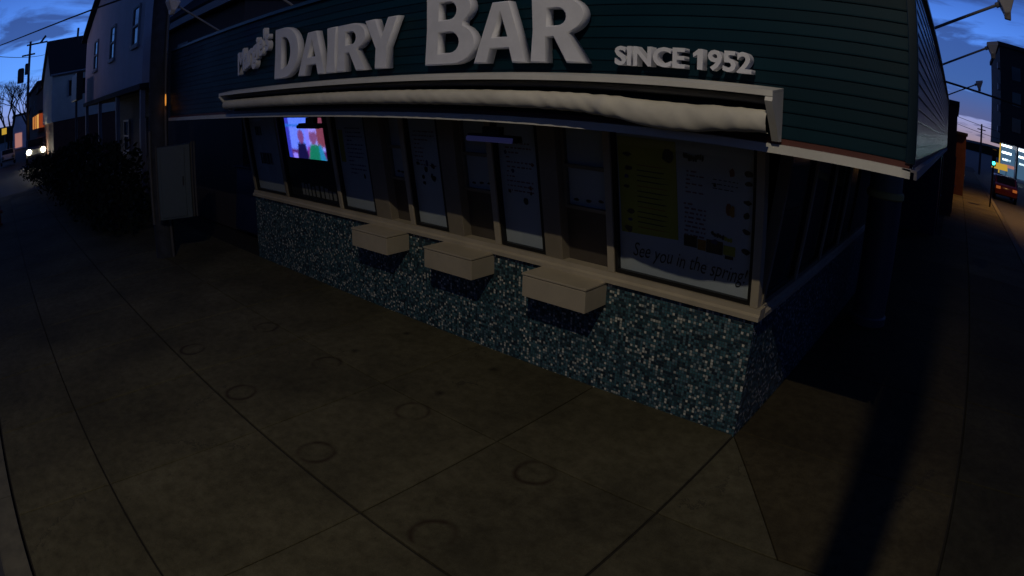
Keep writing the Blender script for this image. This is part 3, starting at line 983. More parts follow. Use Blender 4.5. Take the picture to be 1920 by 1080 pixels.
def L_D(w, h):
    s = 0.30 * w
    o = [(0, 0), (w * .40, 0)] + arc(w * .40, h / 2, w * .60, h / 2, -90, 90, 14) + [(0, h), (0.012, h * .5)]
    i = [(s, h * .2), (s, h * .80), (w * .38, h * .80)] + arc(w * .38, h / 2, w * .28, h * .30, 90, -90, 12)
    return [o, i]


def L_A(w, h):
    t = 0.27 * w
    o = [(0, 0), (t, 0), (t + w * .065, h * .23), (w - t - w * .065, h * .23), (w - t, 0), (w, 0), (w * .66, h), (w * .34, h)]
    i = [(w * .37, h * .42), (w * .5, h * .80), (w * .63, h * .42)]
    return [o, i]


def L_I(w, h): return [stem(0, w, 0, h, 0.014)]


def L_R(w, h):
    s = 0.31 * w
    o = [(0, 0), (s, 0), (s - .008, h * .38), (w * .42, h * .38), (w * .66, 0), (w, 0), (w * .68, h * .44)] + arc(w * .52, h * .71, w * .44, h * .29, -58, 90, 12) + [(0, h), (0.012, h * .5)]
    i = [(s, h * .56), (s, h * .82), (w * .48, h * .82)] + arc(w * .48, h * .69, w * .15, h * .13, 90, -90, 8)
    return [o, i]


def L_Y(w, h):
    a, b = 0.34 * w, 0.72 * w
    return [[(a, 0), (b, 0), (b - .006, h * .40), (w, h), (w * .70, h), (w * .52, h * .62), (w * .34, h), (0, h), (a + .006, h * .40)]]


def L_B(w, h):
    s = 0.29 * w
    o = [(0, 0), (w * .52, 0)] + arc(w * .56, h * .28, w * .44, h * .28, -90, 62, 10) + arc(w * .52, h * .765, w * .40, h * .235, -50, 90, 10) + [(0, h), (0.012, h * .5)]
    i1 = [(s, h * .16), (s, h * .44), (w * .5, h * .44)] + arc(w * .5, h * .30, w * .18, h * .14, 90, -90, 8)
    i2 = [(s, h * .62), (s, h * .86), (w * .48, h * .86)] + arc(w * .48, h * .74, w * .14, h * .12, 90, -90, 8)
    return [o, i1, i2]


def glyph(loops, depth, bevel):
    cu = bpy.data.curves.new('g', 'CURVE'); cu.dimensions = '2D'; cu.fill_mode = 'BOTH'
    cu.extrude = depth / 2 - bevel; cu.bevel_depth = bevel; cu.bevel_resolution = 0
    cu.offset = -bevel
    for lp in loops:
        s = cu.splines.new('POLY'); s.points.add(len(lp) - 1); s.use_cyclic_u = True
        for p, (x, y) in zip(s.points, lp): p.co = (x, y, 0, 1)
    o = bpy.data.objects.new('g', cu); C.objects.link(o)
    bpy.context.view_layer.update()
    me = bpy.data.meshes.new_from_object(o.evaluated_get(bpy.context.evaluated_depsgraph_get()))
    bpy.data.objects.remove(o); bpy.data.curves.remove(cu)
    return me


def place_letter(me, x, z, yback, depth, root, name='letter', mname='letter'):
    for v in me.vertices:
        v.co = (x + v.co.x, yback - (v.co.z + depth / 2), z + v.co.y)
    me.materials.clear(); me.materials.append(MATS[mname])
    bm = bmesh.new(); bm.from_mesh(me); bmesh.ops.recalc_face_normals(bm, faces=bm.faces); bm.to_mesh(me); bm.free()
    me.update()
    o = bpy.data.objects.new(name, me); C.objects.link(o); kids(root, o)
    return o


sign = thing('shop_sign', 'raised off-white DAIRY BAR capitals with script name and SINCE 1952', 'sign', (-2.8, -1.12, 2.75))
BZ = 2.752
for fn, x0, x1, h, in ((L_D, -4.79, -4.25, 0.555), (L_A, -4.255, -3.725, 0.44), (L_I, -3.715, -3.545, 0.44), (L_R, -3.53, -3.06, 0.44), (L_Y, -3.10, -2.64, 0.44),
                       (L_B, -2.30, -1.77, 0.56), (L_A, -1.785, -1.295, 0.44), (L_R, -1.272, -0.832, 0.44)):
    place_letter(glyph(fn(x1 - x0, h), 0.078, 0.009), x0, BZ, -FO - 0.012, 0.078, sign)
cx = -0.633
for body, xs, xe in (('SINCE', -0.633, -0.170), ('1952', -0.088, 0.232)):
    probe = text_mesh(body, 1.0, 0.0, 0.03)
    vs = [v.co.x for v in probe.vertices]; tot = max(vs) - min(vs); mn = min(vs)
    xs0 = 0.0
    adv = []
    for i, ch in enumerate(body):
        pre = text_mesh(body[:i + 1], 1.0, 0.0, 0.03); pv = [v.co.x for v in pre.vertices]; adv.append(max(pv))
    for i, ch in enumerate(body):
        me = text_mesh(ch, 1.0, 0.02, 0.03)
        if ch == '1':
            vb = [v.co.x for v in me.vertices]; a1 = max(vb) - 0.34
            me = glyph([[(a1 + .15, 0), (a1 + .34, 0), (a1 + .34, .72), (a1 + .19, .72), (a1, .56), (a1, .42), (a1 + .15, .51)]], 0.04, 0.001)
        v0 = [v.co.x for v in me.vertices]; wch = max(v0) - min(v0)
        k = (xe - xs) / tot
        right = xs + (adv[i] - mn) * k
        fit_mesh(me, right - wch * k, right, 0.0, 0.118, lambda x, z, d: (x, z, d * 1.6))
        place_letter(me, 0, 2.745, -FO - 0.016, 0.064, sign)
me = text_mesh("Margie's", 1.0, 0.03, 0.035, 0.28)
ang = math.radians(16)
fit_mesh(me, 0.0, 0.92, -0.10, 0.27, lambda x, z, d: (x * math.cos(ang) - z * math.sin(ang), x * math.sin(ang) + z * math.cos(ang), d))
place_letter(me, -5.83, 2.88, -FO - 0.014, 0.06, sign, 'script_name')

# ================================================================== RETRACTED AWNING
aw = thing('retracted_awning', 'rolled up off-white awning under a white hood above the serving hatches', 'awning', (-2.9, -1.3, 2.4))
A = Part(aw)
AX0, AX1 = -6.14, 0.40
m = MB()
m.prism([(AX0, -1.115, 2.69), (AX0, -1.31, 2.665), (AX0, -1.31, 2.635), (AX0, -1.30, 2.635), (AX0, -1.30, 2.655), (AX0, -1.115, 2.68)], (AX1 - AX0, 0, 0))
A('hood', m, 'white_paint')
m = MB(); m.prism([(AX1 - 0.042, -1.115, 2.678), (AX1 - 0.042, -1.298, 2.653), (AX1 - 0.042, -1.315, 2.61), (AX1 - 0.042, -1.16, 2.40), (AX1 - 0.042, -1.115, 2.40)], (0.042, 0, 0))
A('end_cap', m, 'white_paint')
m = MB(); m.prism([(AX0, -1.115, 2.678), (AX0, -1.298, 2.653), (AX0, -1.315, 2.61), (AX0, -1.16, 2.43), (AX0, -1.115, 2.43)], (0.03, 0, 0))
A('end_cap', m, 'white_paint')
# fabric: a wrinkled roll that sags to the right
nx, na = 340, 16
m = MB()
rnd = random.Random(5)
ph = [(rnd.uniform(0, 6.3), rnd.uniform(5, 60), rnd.uniform(.3, 1)) for _ in range(18)]
for i in range(nx + 1):
    t = i / nx; x = AX0 + 0.04 + (AX1 - 0.046 - AX0 - 0.04) * t
    sag = 0.042 * math.exp(-((t - 0.91) / 0.06) ** 2) + 0.016 * max(0, t - 0.45)
    fold = 0.045 * math.exp(-((t - 0.845) / 0.006) ** 2) + 0.03 * math.exp(-((t - 0.975) / 0.006) ** 2) - 0.02 * math.exp(-((t - 0.86) / 0.012) ** 2)
    for k in range(na + 1):
        a = PI * (0.58 - 1.16 * k / na)       # front half of a roll, top to bottom
        wr = sum(w * (1 - 2 * abs(math.sin(0.5 * f * x + p + 1.6 * a)) ** 0.7) for p, f, w in ph) * (0.00045 + 0.0011 * max(0, t - 0.40))
        r = 0.056 + wr + fold * 0.35 * math.cos(a)
        zc_ = 2.512 - sag * 0.40
        dz = sag * (0.5 - 0.5 * math.sin(a))
        m.v.append((x, -1.225 - r * 0.95 * math.cos(a), zc_ + r * 1.05 * math.sin(a) - dz))
for i in range(nx):
    for k in range(na):
        a0 = i * (na + 1) + k
        m.f.append((a0, a0 + 1, a0 + na + 2, a0 + na + 1)); m.m.append(0)
A('fabric_roll', m, 'awning_fabric', smooth=True)
m = MB()
xs_ = AX1 - 1.55
pts_t, pts_b = [], []
nv = 42
for i in range(nv + 1):
    t = i / nv; x = xs_ + (AX1 - 0.12 - xs_) * t
    zt = 2.505 - 0.02 * t; amp = 0.006 + 0.012 * t
    pts_t.append((x, -1.205, zt)); pts_b.append((x, -1.20 + 0.01 * math.sin(i * 1.3), zt - 0.045 - amp * abs(math.sin(i * PI / 6))))
for i in range(nv):
    m.poly([pts_t[i], pts_t[i + 1], pts_b[i + 1], pts_b[i]])
vl = A('valance', m, 'awning_fabric')
sol = vl.modifiers.new('thick', 'SOLIDIFY'); sol.thickness = 0.003
m = MB(); m.tube([(AX0 + 0.04, -1.165, 2.61), (AX1 - 0.05, -1.165, 2.61)], 0.022, 8)
A('roller', m, 'grey_metal')

# ================================================================== SIGN LAMPS
def sign_lamp(base, head, label, side):
    b = Vector(base); h = Vector(head); dv = (h - b).normalized()
    t = thing('sign_lamp', label, 'lamp', base, 'lamps on long arms above the sign')
    q = Part(t)
    m = MB(); m.tube([b, b + (h - b) * 0.93], 0.014, 8); q('arm', m, 'grey_metal', smooth=True)
    m = MB(); m.tube([b + (h - b) * 0.86, h + dv * 0.02], 0.026, 8); q('ballast_sleeve', m, 'grey_metal', smooth=True)
    # shovel shaped head hanging from the arm end, facing back to the sign
    o = Vector((0, 1, 0)) if side else Vector((1, 0, 0))
    bk = -Vector((dv.x, dv.y, 0)).normalized()
    m = MB()
    c = h + Vector((0, 0, 0.03))
    p = []
    for s_, zt, zo, wd in ((0, 0.05, 0.0, 0.05), (1, 0.0, -0.04, 0.095), (2, -0.13, -0.15, 0.075), (3, -0.20, -0.20, 0.02)):
        for sg in (-1, 1):
            p.append(c + o * wd * sg + Vector((0, 0, zt)) - bk * (0.09 if s_ < 2 else 0.04))
            p.append(c + o * wd * sg + Vector((0, 0, zo)) + bk * (0.09 if s_ < 2 else 0.03))
    b0 = len(m.v); m.v += [tuple(v) for v in p]
    for k in range(3):
        a = k * 4; n = a + 4
        for q0, q1 in ((0, 1), (1, 3), (3, 2), (2, 0)):
            m.f.append((a + q0, a + q1, n + q1, n + q0)); m.m.append(0)
    m.f.append((0, 1, 3, 2)); m.m.append(0); m.f.append((12, 13, 15, 14)); m.m.append(0)
    q('lamp_head', m, 'lamp_paint', bevel=0.006)
    return t


for xb, lb in ((-6.67, 'unlit sign lamp on angled arm above the script name'), (-4.55, 'unlit sign lamp arm rising above the D of DAIRY'), ):
    sign_lamp((xb, -1.08, 3.53), (xb, -1.85, 3.99), lb, False)
for yb, lb in ((1.25, 'unlit sign lamp on the side wall nearest the building corner'), (4.0, 'unlit sign lamp on the side wall in front of the tower edge'), (9.5, 'faint farthest sign lamp on the side wall against dark cloud')):
    sign_lamp((1.14, yb, 3.53), (1.98, yb, 3.97), lb, True)

# ================================================================== TELEVISION and soffit lamps
tv = thing('television', 'lit flat television showing two people, behind the left window', 'television', (-5.95, -0.12, 1.65))
T = Part(tv)
def tvp(x, z, d): return (x, -0.115 - d + SL * (z - 1.97), z)
m = MB(); x0, x1, z0, z1 = -6.50, -5.42, 1.655, 2.285
m.hexa([tvp(x0, z0, 0.0), tvp(x1, z0, 0.0), tvp(x1, z0, -.045), tvp(x0, z0, -.045), tvp(x0, z1, 0.0), tvp(x1, z1, 0.0), tvp(x1, z1, -.045), tvp(x0, z1, -.045)])
T('casing', m, 'black_frame', bevel=0.006)
# the picture is a screen: a grid of lit cells
NX, NZ = 96, 56
me = bpy.data.meshes.new('screen')
sx0, sx1, sz0, sz1 = -6.46, -5.455, 1.69, 2.25
vv = [tvp(sx0 + (sx1 - sx0) * i / NX, sz0 + (sz1 - sz0) * j / NZ, 0.004) for j in range(NZ + 1) for i in range(NX + 1)]
ff = [(j * (NX + 1) + i, j * (NX + 1) + i + 1, (j + 1) * (NX + 1) + i + 1, (j + 1) * (NX + 1) + i) for j in range(NZ) for i in range(NX)]
me.from_pydata(vv, [], ff)
ca = me.color_attributes.new('picture', 'FLOAT_COLOR', 'CORNER')
rr_ = random.Random(3)


def picture(u, v):
    n = rr_.uniform(0.85, 1.1)
    if u < 0.10: c = (0.06, 0.06, 0.45)
    elif v > 0.86: c = (0.18, 0.32, 1.0)
    elif u < 0.52: c = (0.24, 0.34, 1.0)
    elif u < 0.62: c = (0.36, 0.30, 0.95)
    else: c = (0.55, 0.50, 1.0)
    if 0.78 < v < 0.84 and u < 0.45: c = (0.03, 0.22, 0.62)
    if v < 0.22 and u > 0.1: c = (0.16, 0.03, 0.14)
    if v < 0.12 and 0.12 < u < 0.25: c = (0.55, 0.35, 1.0)
    if u > 0.82 and v > 0.3: c = (0.35, 0.07, 0.08)
    # person at left: head and dark clothes
    if ((u - 0.40) / 0.085) ** 2 + ((v - 0.54) / 0.17) ** 2 < 1: c = (0.30, 0.08, 0.20)
    if v < 0.38 and abs(u - 0.40) < 0.10 + 0.14 * (0.38 - v): c = (0.012, 0.008, 0.05)
    if 0.55 < u < 0.63 and v < 0.3: c = (0.40, 0.04, 0.28)
    # person at right: head, pale hair, green top
    if ((u - 0.72) / 0.10) ** 2 + ((v - 0.55) / 0.19) ** 2 < 1: c = (0.33, 0.10, 0.20)
    if v > 0.66 and ((u - 0.72) / 0.11) ** 2 + ((v - 0.64) / 0.13) ** 2 < 1: c = (0.55, 0.38, 0.85)
    if v < 0.36 and abs(u - 0.77) < 0.14 + 0.22 * (0.36 - v): c = (0.012, 0.26, 0.10) if u < 0.84 else (0.03, 0.33, 0.42)
    return (c[0] * n * 0.52, c[1] * n * 0.62, c[2] * n)


k = 0
for p in me.polygons:
    j, i = divmod(p.index, NX)
    cs = [picture((i + .5) / NX + rr_.gauss(0, .014), (j + .5) / NZ + rr_.gauss(0, .022)) for _ in range(7)]
    gl_ = rr_.uniform(0.8, 1.15)
    c = tuple(gl_ * sum(q_[w_] for q_ in cs) / 7 for w_ in range(3))
    for _ in range(4):
        ca.data[k].color = (*c, 1); k += 1
sm = bpy.data.materials.new('screen_light'); sm.use_nodes = True
tt = sm.node_tree; bb = tt.nodes['Principled BSDF']
an = N(tt, 'ShaderNodeAttribute'); an.attribute_name = 'picture'
tt.links.new(an.outputs['Color'], bb.inputs['Emission Color']); bb.inputs['Emission Strength'].default_value = 1.15
bb.inputs['Base Color'].default_value = (0.01, 0.01, 0.01, 1); bb.inputs['Roughness'].default_value = 0.2
me.materials.append(sm)
o = bpy.data.objects.new('screen', me); C.objects.link(o); kids(tv, o)


def soffit_lamp(x, y, z, label, ln=0.52, tubem='blue_tube'):
    t = thing('strip_lamp', label, 'lamp', (x, y, 2.39), 'strip lamps hung under the eave')
    q = Part(t)
    m = MB(); m.prism([(x - ln / 2, y - 0.05, z), (x - ln / 2, y + 0.05, z), (x - ln / 2, y + 0.035, z + 0.05), (x - ln / 2, y - 0.035, z + 0.05)], (ln, 0, 0)); q('housing', m, 'black')
    m = MB(); m.tube([(x - ln / 2 + .02, y - 0.055, z + 0.012), (x + ln / 2 - .02, y - 0.055, z + 0.016)], 0.022, 10); q('tube', m, tubem, smooth=True)
    m = MB(); m.box(x - 0.10, x + 0.08, y - 0.03, y + 0.03, z + 0.051, z + 0.115); q('ballast', m, 'black')
    m = MB(); m.tube([(x - 0.02, y, z + 0.11), (x - 0.02, y, 2.394)], 0.008, 6); q('hanger', m, 'black')
    m = MB(); pts = []
    for i in range(13):
        s = i / 12; pts.append((x - 0.02 - 0.55 * s, y - 0.02, 2.385 - 0.035 * abs(math.sin(s * PI * 2.5)) - 0.01))
    m.tube([(x - 0.02, y - 0.02, z + 0.1)] + pts, 0.006, 5); q('cable', m, 'black')
    return t


soffit_lamp(-2.10, -0.62, 2.145, 'faint blue strip lamp hanging under the eave before the second hatch window')
soffit_lamp(-4.92, -0.62, 2.17, 'dark strip lamp hanging in front of the television', tubem='black')

# ================================================================== STREET LAMP behind the camera (its light pools on the pavement, its pole casts the long shadow)
sl = thing('street_lamp', 'tall steel street lamp at the corner, its arm reaching over the street', 'street lamp', (1.53, -4.86, 0))
q = Part(sl)
m = MB(); m.lathe([(0.09, 0.0), (0.09, 0.35), (0.066, 0.4), (0.060, 3.5), (0.052, 7.15)], 1.53, -4.86, 14); q('pole', m, 'grey_metal', smooth=True)
m = MB(); m.tube([(1.53, -4.86, 7.0), (1.55, -5.2, 7.15), (1.58, -5.9, 7.22)], 0.03, 8); q('arm', m, 'grey_metal', smooth=True)
m = MB(); m.prism([(1.50, -5.85, 7.2), (1.50, -6.5, 7.17), (1.50, -6.5, 7.26), (1.50, -6.2, 7.34), (1.50, -5.85, 7.28)], (0.17, 0, 0)); q('lamp_head', m, 'grey_metal', bevel=0.01)
m = MB(); m.box(1.52, 1.65, -6.42, -6.02, 7.162, 7.168); q('lens', m, 'lamp_warm')
ld = bpy.data.lights.new('street_lamp_light', 'SPOT'); ld.energy = 470; ld.color = (1.0, 0.86, 0.62)
ld.spot_size = math.radians(120); ld.spot_blend = 1.0; ld.shadow_soft_size = 0.03
lo = bpy.data.objects.new('street_lamp_light', ld); C.objects.link(lo); lo.location = (1.585, -6.2, 7.10)
lo.rotation_euler = (math.radians(33), 0, math.radians(30)); kids(sl, lo)

# far lamp that lights the side street orange
fl = thing('street_lamp', 'street lamp farther up the side street, beyond the right edge', 'street lamp', (4.9, 24, 0))
q = Part(fl)
m = MB(); m.lathe([(0.09, 0.0), (0.06, 0.4), (0.045, 8.0)], 6.9, 27, 10); q('pole', m, 'grey_metal', smooth=True)
m = MB(); m.tube([(6.9, 27, 7.9), (6.1, 27, 8.1)], 0.03, 6); q('arm', m, 'grey_metal')
m = MB(); m.box(5.6, 6.15, 26.9, 27.1, 8.05, 8.15); q('lamp_head', m, 'grey_metal')
m = MB(); m.box(5.65, 6.0, 26.93, 27.07, 8.035, 8.048); q('lens', m, 'lamp_warm')
ld = bpy.data.lights.new('side_street_light', 'SPOT'); ld.energy = 2200; ld.color = (1.0, 0.50, 0.14); ld.spot_size = math.radians(115); ld.spot_blend = 1.0; ld.shadow_soft_size = 0.1
lo = bpy.data.objects.new('side_street_light', ld); C.objects.link(lo); lo.location = (5.8, 27, 8.0); kids(fl, lo)

# next lamp along the front street
nl = thing('street_lamp', 'next street lamp along the front street, opposite the gable house', 'street lamp', (-27, -5.1, 0))
q = Part(nl)
m = MB(); m.lathe([(0.09, 0.0), (0.06, 0.4), (0.045, 8.0)], -27, -5.6, 10); q('pole', m, 'grey_metal', smooth=True)
m = MB(); m.tube([(-27, -5.6, 7.9), (-27, -6.8, 8.1)], 0.03, 6); q('arm', m, 'grey_metal')
m = MB(); m.box(-27.1, -26.9, -7.3, -6.75, 8.05, 8.15); q('lamp_head', m, 'grey_metal')
m = MB(); m.box(-27.07, -26.93, -7.2, -6.85, 8.035, 8.048); q('lens', m, 'lamp_warm')
ld = bpy.data.lights.new('front_street_light', 'SPOT'); ld.energy = 150; ld.color = (0.84, 0.74, 1.0); ld.spot_size = math.radians(110); ld.spot_blend = 1.0; ld.shadow_soft_size = 0.1
lo = bpy.data.objects.new('front_street_light', ld); C.objects.link(lo); lo.location = (-27, -7.0, 8.0); lo.rotation_euler = (math.radians(62), 0, 0); kids(nl, lo)

# ================================================================== UTILITY POLE and its cabinet
up_ = thing('utility_pole', 'thick dark wooden utility pole at the left end of the sign', 'pole', (-9.25, -1.25, 0))
q = Part(up_)
m = MB(); m.lathe([(0.19, 0), (0.175, 3), (0.165, 6), (0.15, 9.5)], -9.25, -1.25, 16); q('shaft', m, 'wood_pole', smooth=True)
m = MB(); m.tube([(-9.07, -1.16, 0), (-9.07, -1.16, 7.5)], 0.028, 8); q('conduit', m, 'conduit', smooth=True)
m = MB(); m.tube([(-9.19, -1.445, 0.6), (-9.19, -1.445, 2.2)], 0.03, 8); q('conduit', m, 'conduit', smooth=True)
m = MB(); m.box(-9.33, -9.17, -2.3, -0.2, 8.9, 9.02); q('crossarm', m, 'wood_pole')

cabt = thing('signal_cabinet', 'pale grey metal cabinet strapped to the utility pole', 'cabinet', (-8.9, -1.1, 0.7))
q = Part(cabt)
m = MB(); m.box(-0.30, 0.30, -0.16, 0.16, 0, 1.22)
R30 = Matrix.Rotation(math.radians(68), 4, 'Z')


def rotated(m, loc, ang):
    Rm = Matrix.Translation(loc) @ Matrix.Rotation(ang, 4, 'Z')
    m.v = [tuple(Rm @ Vector(v)) for v in m.v]
    return m


CL, CAg = (-8.86, -1.08, 0.70), math.radians(66)
q('cabinet_box', rotated(m, CL, CAg), 'cabinet', bevel=0.01)
m = MB(); m.box(-0.24, 0.20, -0.178, -0.162, 0.04, 1.18); dr = q('cabinet_door', rotated(m, CL, CAg), 'cabinet', bevel=0.004)
m = MB(); m.box(0.15, 0.175, -0.20, -0.179, 0.55, 0.70); q('handle', rotated(m, CL, CAg), 'black', under=dr)
for xx in (-0.32, 0.32, 0.37):
    m = MB(); m.tube([(xx, -0.10, 0.0), (xx, -0.10, 1.25)], 0.018, 6); q('conduit', rotated(m, CL, CAg), 'conduit')

# added amber glow between pole and sign, for light from an unseen lamp
al = thing('amber_glow', 'small added amber glow beside the utility pole', 'lamp', (-9.02, -1.22, 2.72))
q = Part(al)
m = MB(); m.lathe([(0.008, 2.60), (0.013, 2.66), (0.013, 2.74), (0.008, 2.80)], -9.035, -1.17, 10); q('glow_body', m, 'amber', smooth=True)  # glowing stick in place of the orange reflection on the pole edge
m = MB(); m.lathe([(0.010, 2.54), (0.014, 2.58), (0.010, 2.602)], -9.035, -1.17, 10); q('glow_base', m, 'black')
ld = bpy.data.lights.new('amber_light', 'POINT'); ld.energy = 0.05; ld.color = (1.0, 0.33, 0.04); ld.shadow_soft_size = 0.03
lo = bpy.data.objects.new('amber_light', ld); C.objects.link(lo); lo.location = (-8.97, -1.22, 2.56); kids(al, lo)

# dark blue storage bin at the left end of the building
db = thing('storage_bin', 'dark blue steel storage bin in the shade at the building\'s left end', 'bin', (-9.0, 0.9, 0))
q = Part(db)
m = MB(); m.prism([(-9.9, 0.5, 0.08), (-9.9, 1.9, 0.08), (-9.9, 1.9, 1.45), (-9.9, 0.6, 1.25)], (1.75, 0, 0)); q('body', m, 'blue_steel', bevel=0.01)
for x0 in (-9.93, -9.03):
    m = MB(); m.prism([(x0, 0.55, 1.262), (x0, 1.95, 1.475), (x0, 1.95, 1.505), (x0, 0.53, 1.29)], (0.88, 0, 0)); q('lid', m, 'blue_steel', bevel=0.004)

# round column under the side eave
KX, KY = 0.44, 3.9
rb = thing('round_post', 'thick round pale blue post with yellowish collar under the side eave', 'post', (KX, KY, 0))
q = Part(rb)
m = MB(); m.lathe([(0.27, 0), (0.27, 0.10), (0.245, 0.12), (0.24, 1.66)], KX, KY, 24); q('shaft', m, 'bin_blue', smooth=True)
m = MB(); m.lathe([(0.255, 1.662), (0.275, 1.68), (0.275, 1.74), (0.255, 1.76)], KX, KY, 24); q('collar', m, 'bin_rim', smooth=True)
m = MB(); m.lathe([(0.24, 1.762), (0.24, 2.30), (0.27, 2.32), (0.27, 2.393)], KX, KY, 24); q('upper_shaft', m, 'bin_hood', smooth=True)

# ================================================================== HOUSES ON THE LEFT
def win(q, root, x0, x1, z0, z1, y, face='-Y', split=True, pm='pane_dark', low='pane_dark'):
    def bx(m, a0, a1, c0, c1, d0, d1):
        if face == '-Y': m.box(a0, a1, y + d0, y + d1, c0, c1)
        else: m.box(y - d1, y - d0, a0, a1, c0, c1)
    m = MB(); t = 0.07
    for a0, a1, c0, c1 in ((x0, x0 + t, z0, z1), (x1 - t, x1, z0, z1), (x0 + t, x1 - t, z0, z0 + t), (x0 + t, x1 - t, z1 - t, z1), (x0 + t, x1 - t, (z0 + z1) / 2 - .03, (z0 + z1) / 2 + .03)):
        bx(m, a0, a1, c0, c1, -0.06, 0.05)
    w = q('window', m, 'trim')
    zm = (z0 + z1) / 2
    m = MB(); bx(m, x0 + t, x1 - t, zm + .03, z1 - t, -0.02, -0.004); q('pane', m, pm, under=w)
    m = MB(); bx(m, x0 + t, x1 - t, z0 + t, zm - .03, -0.008, -0.002); q('pane', m, low, under=w)
    m = MB(); bx(m, x0 - .06, x1 + .06, z0 - .07, z0 - .001, -0.10, 0.02); q('sill', m, 'trim', under=w)
    return w


# big pale gable house
h1 = thing('gable_house', 'tall pale gabled house with three upper windows and dark porch', 'house', (-20.5, 5, 0))
q = Part(h1)
X0, X1, YE = -26.0, -15.2, 11
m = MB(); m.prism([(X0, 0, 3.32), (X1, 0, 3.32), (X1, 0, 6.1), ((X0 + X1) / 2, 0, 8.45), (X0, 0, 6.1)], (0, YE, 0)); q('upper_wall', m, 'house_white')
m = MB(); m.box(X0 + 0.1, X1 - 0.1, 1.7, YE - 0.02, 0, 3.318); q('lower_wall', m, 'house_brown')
m = MB(); m.box(X0 - 0.05, X1 + 0.05, -0.08, 1.69, 3.16, 3.315); q('porch_beam', m, 'roof_dark')
for xx in (X0 + 0.15, -22.4, -18.9, X1 - 0.25):
    m = MB(); m.box(xx, xx + 0.14, 0.0, 0.14, 0, 3.158); q('porch_post', m, 'trim')
cx_ = (X0 + X1) / 2
for sgn, xe in ((-1, X0), (1, X1)):
    m = MB(); m.hexa([(xe + sgn * .3, -.25, 5.98), (cx_, -.25, 8.47), (cx_, YE + .2, 8.47), (xe + sgn * .3, YE + .2, 5.98), (xe + sgn * .3, -.25, 6.12), (cx_, -.25, 8.62), (cx_, YE + .2, 8.62), (xe + sgn * .3, YE + .2, 6.12)]); q('roof_slope', m, 'roof_dark')
for xx in (-23.1, -19.6, -16.1):
    win(q, h1, xx - 0.42, xx + 0.42, 4.45, 5.65, 0.0)
m = MB(); m.box(-17.9, -16.9, 1.62, 1.698, 0.1, 2.2); d_ = q('door', m, 'house_white')
m = MB(); m.tube([(-17.8, 1.60, 1.05), (-17.8, 1.55, 1.05)], 0.03, 6); q('handle', m, 'grey_metal', under=d_)
for xx in (-21.3, -24.2): win(q, h1, xx - .5, xx + .5, 1.0, 2.3, 1.70)

# low brown house behind the sign
h0 = thing('brown_house', 'dark brown house with pale eave board behind the sign', 'house', (-12, 4, 0))
q = Part(h0)
m = MB(); m.box(-15.1, -9.6, 0.6, 8, 0, 4.5); q('wall', m, 'house_brown')
m = MB(); m.box(-15.15, -9.5, 0.34, 0.44, 4.52, 4.74); q('eave_board', m, 'trim')
m = MB(); m.prism([(-15.2, 0.30, 4.745), (-15.2, 4.3, 7.4), (-15.2, 8.3, 4.745), (-15.2, 8.1, 4.51), (-15.2, 0.45, 4.51)], (5.75, 0, 0)); q('roof', m, 'roof_dark')
win(q, h0, -13.6, -12.8, 2.9, 4.1, 0.6)

# second house: its long side faces us
h2 = thing('cream_house', 'cream house with dark slate roof and one dark side window', 'house', (-47.6, 5, 0))
q = Part(h2)
m = MB(); m.prism([(-43.2, 0, 2.9), (-43.2, 0, 6.22), (-47.8, 0, 9.0), (-52.2, 0, 6.22), (-52.2, 0, 2.9)], (0, 11, 0)); q('upper_wall', m, 'house_cream')
m = MB(); m.box(-52.1, -43.35, 0.15, 10.9, 0, 2.898); q('lower_wall', m, 'brick_red')
m = MB(); m.hexa([(-42.8, -.25, 6.12), (-47.8, -.25, 9.14), (-47.8, 11.2, 9.14), (-42.8, 11.2, 6.12), (-42.8, -.25, 6.28), (-47.8, -.25, 9.32), (-47.8, 11.2, 9.32), (-42.8, 11.2, 6.28)]); q('roof_slope', m, 'roof_dark')
m = MB(); m.hexa([(-52.6, -.25, 6.12), (-47.8, -.25, 9.14), (-47.8, 11.2, 9.14), (-52.6, 11.2, 6.12), (-52.6, -.25, 6.28), (-47.8, -.25, 9.32), (-47.8, 11.2, 9.32), (-52.6, 11.2, 6.28)]); q('roof_slope', m, 'roof_dark')
m = MB(); m.tube([(-42.78, -.2, 6.16), (-42.78, 11.1, 6.16)], 0.07, 6); q('gutter', m, 'trim')
m = MB(); m.tube([(-47.2, 2.5, 8.8), (-47.2, 2.5, 9.9)], 0.10, 8); q('vent_pipe', m, 'black')
m = MB(); m.box(-43.18, -43.12, 1.4, 3.0, 4.5, 5.6)
w = q('window', m, 'pane_dark')
for a_, b_2 in ((1.30, 1.398), (2.15, 2.22), (3.002, 3.10)):
    m = MB(); m.box(-43.19, -43.10, a_, b_2, 4.45, 5.65); q('window_frame', m, 'trim', under=w)

# a dark box sign on a bracket between the two houses
bs = thing('hanging_sign', 'dark box sign on a post between the two pale houses', 'sign', (-24.5, -0.9, 0))
q = Part(bs)
m = MB(); m.box(-25.6, -23.9, -0.75, -0.45, 3.45, 4.55); q('sign_box', m, 'black', bevel=0.02)
m = MB(); m.tube([(-24.9, -0.6, 0), (-24.9, -0.6, 3.44)], 0.06, 8); q('post', m, 'conduit')

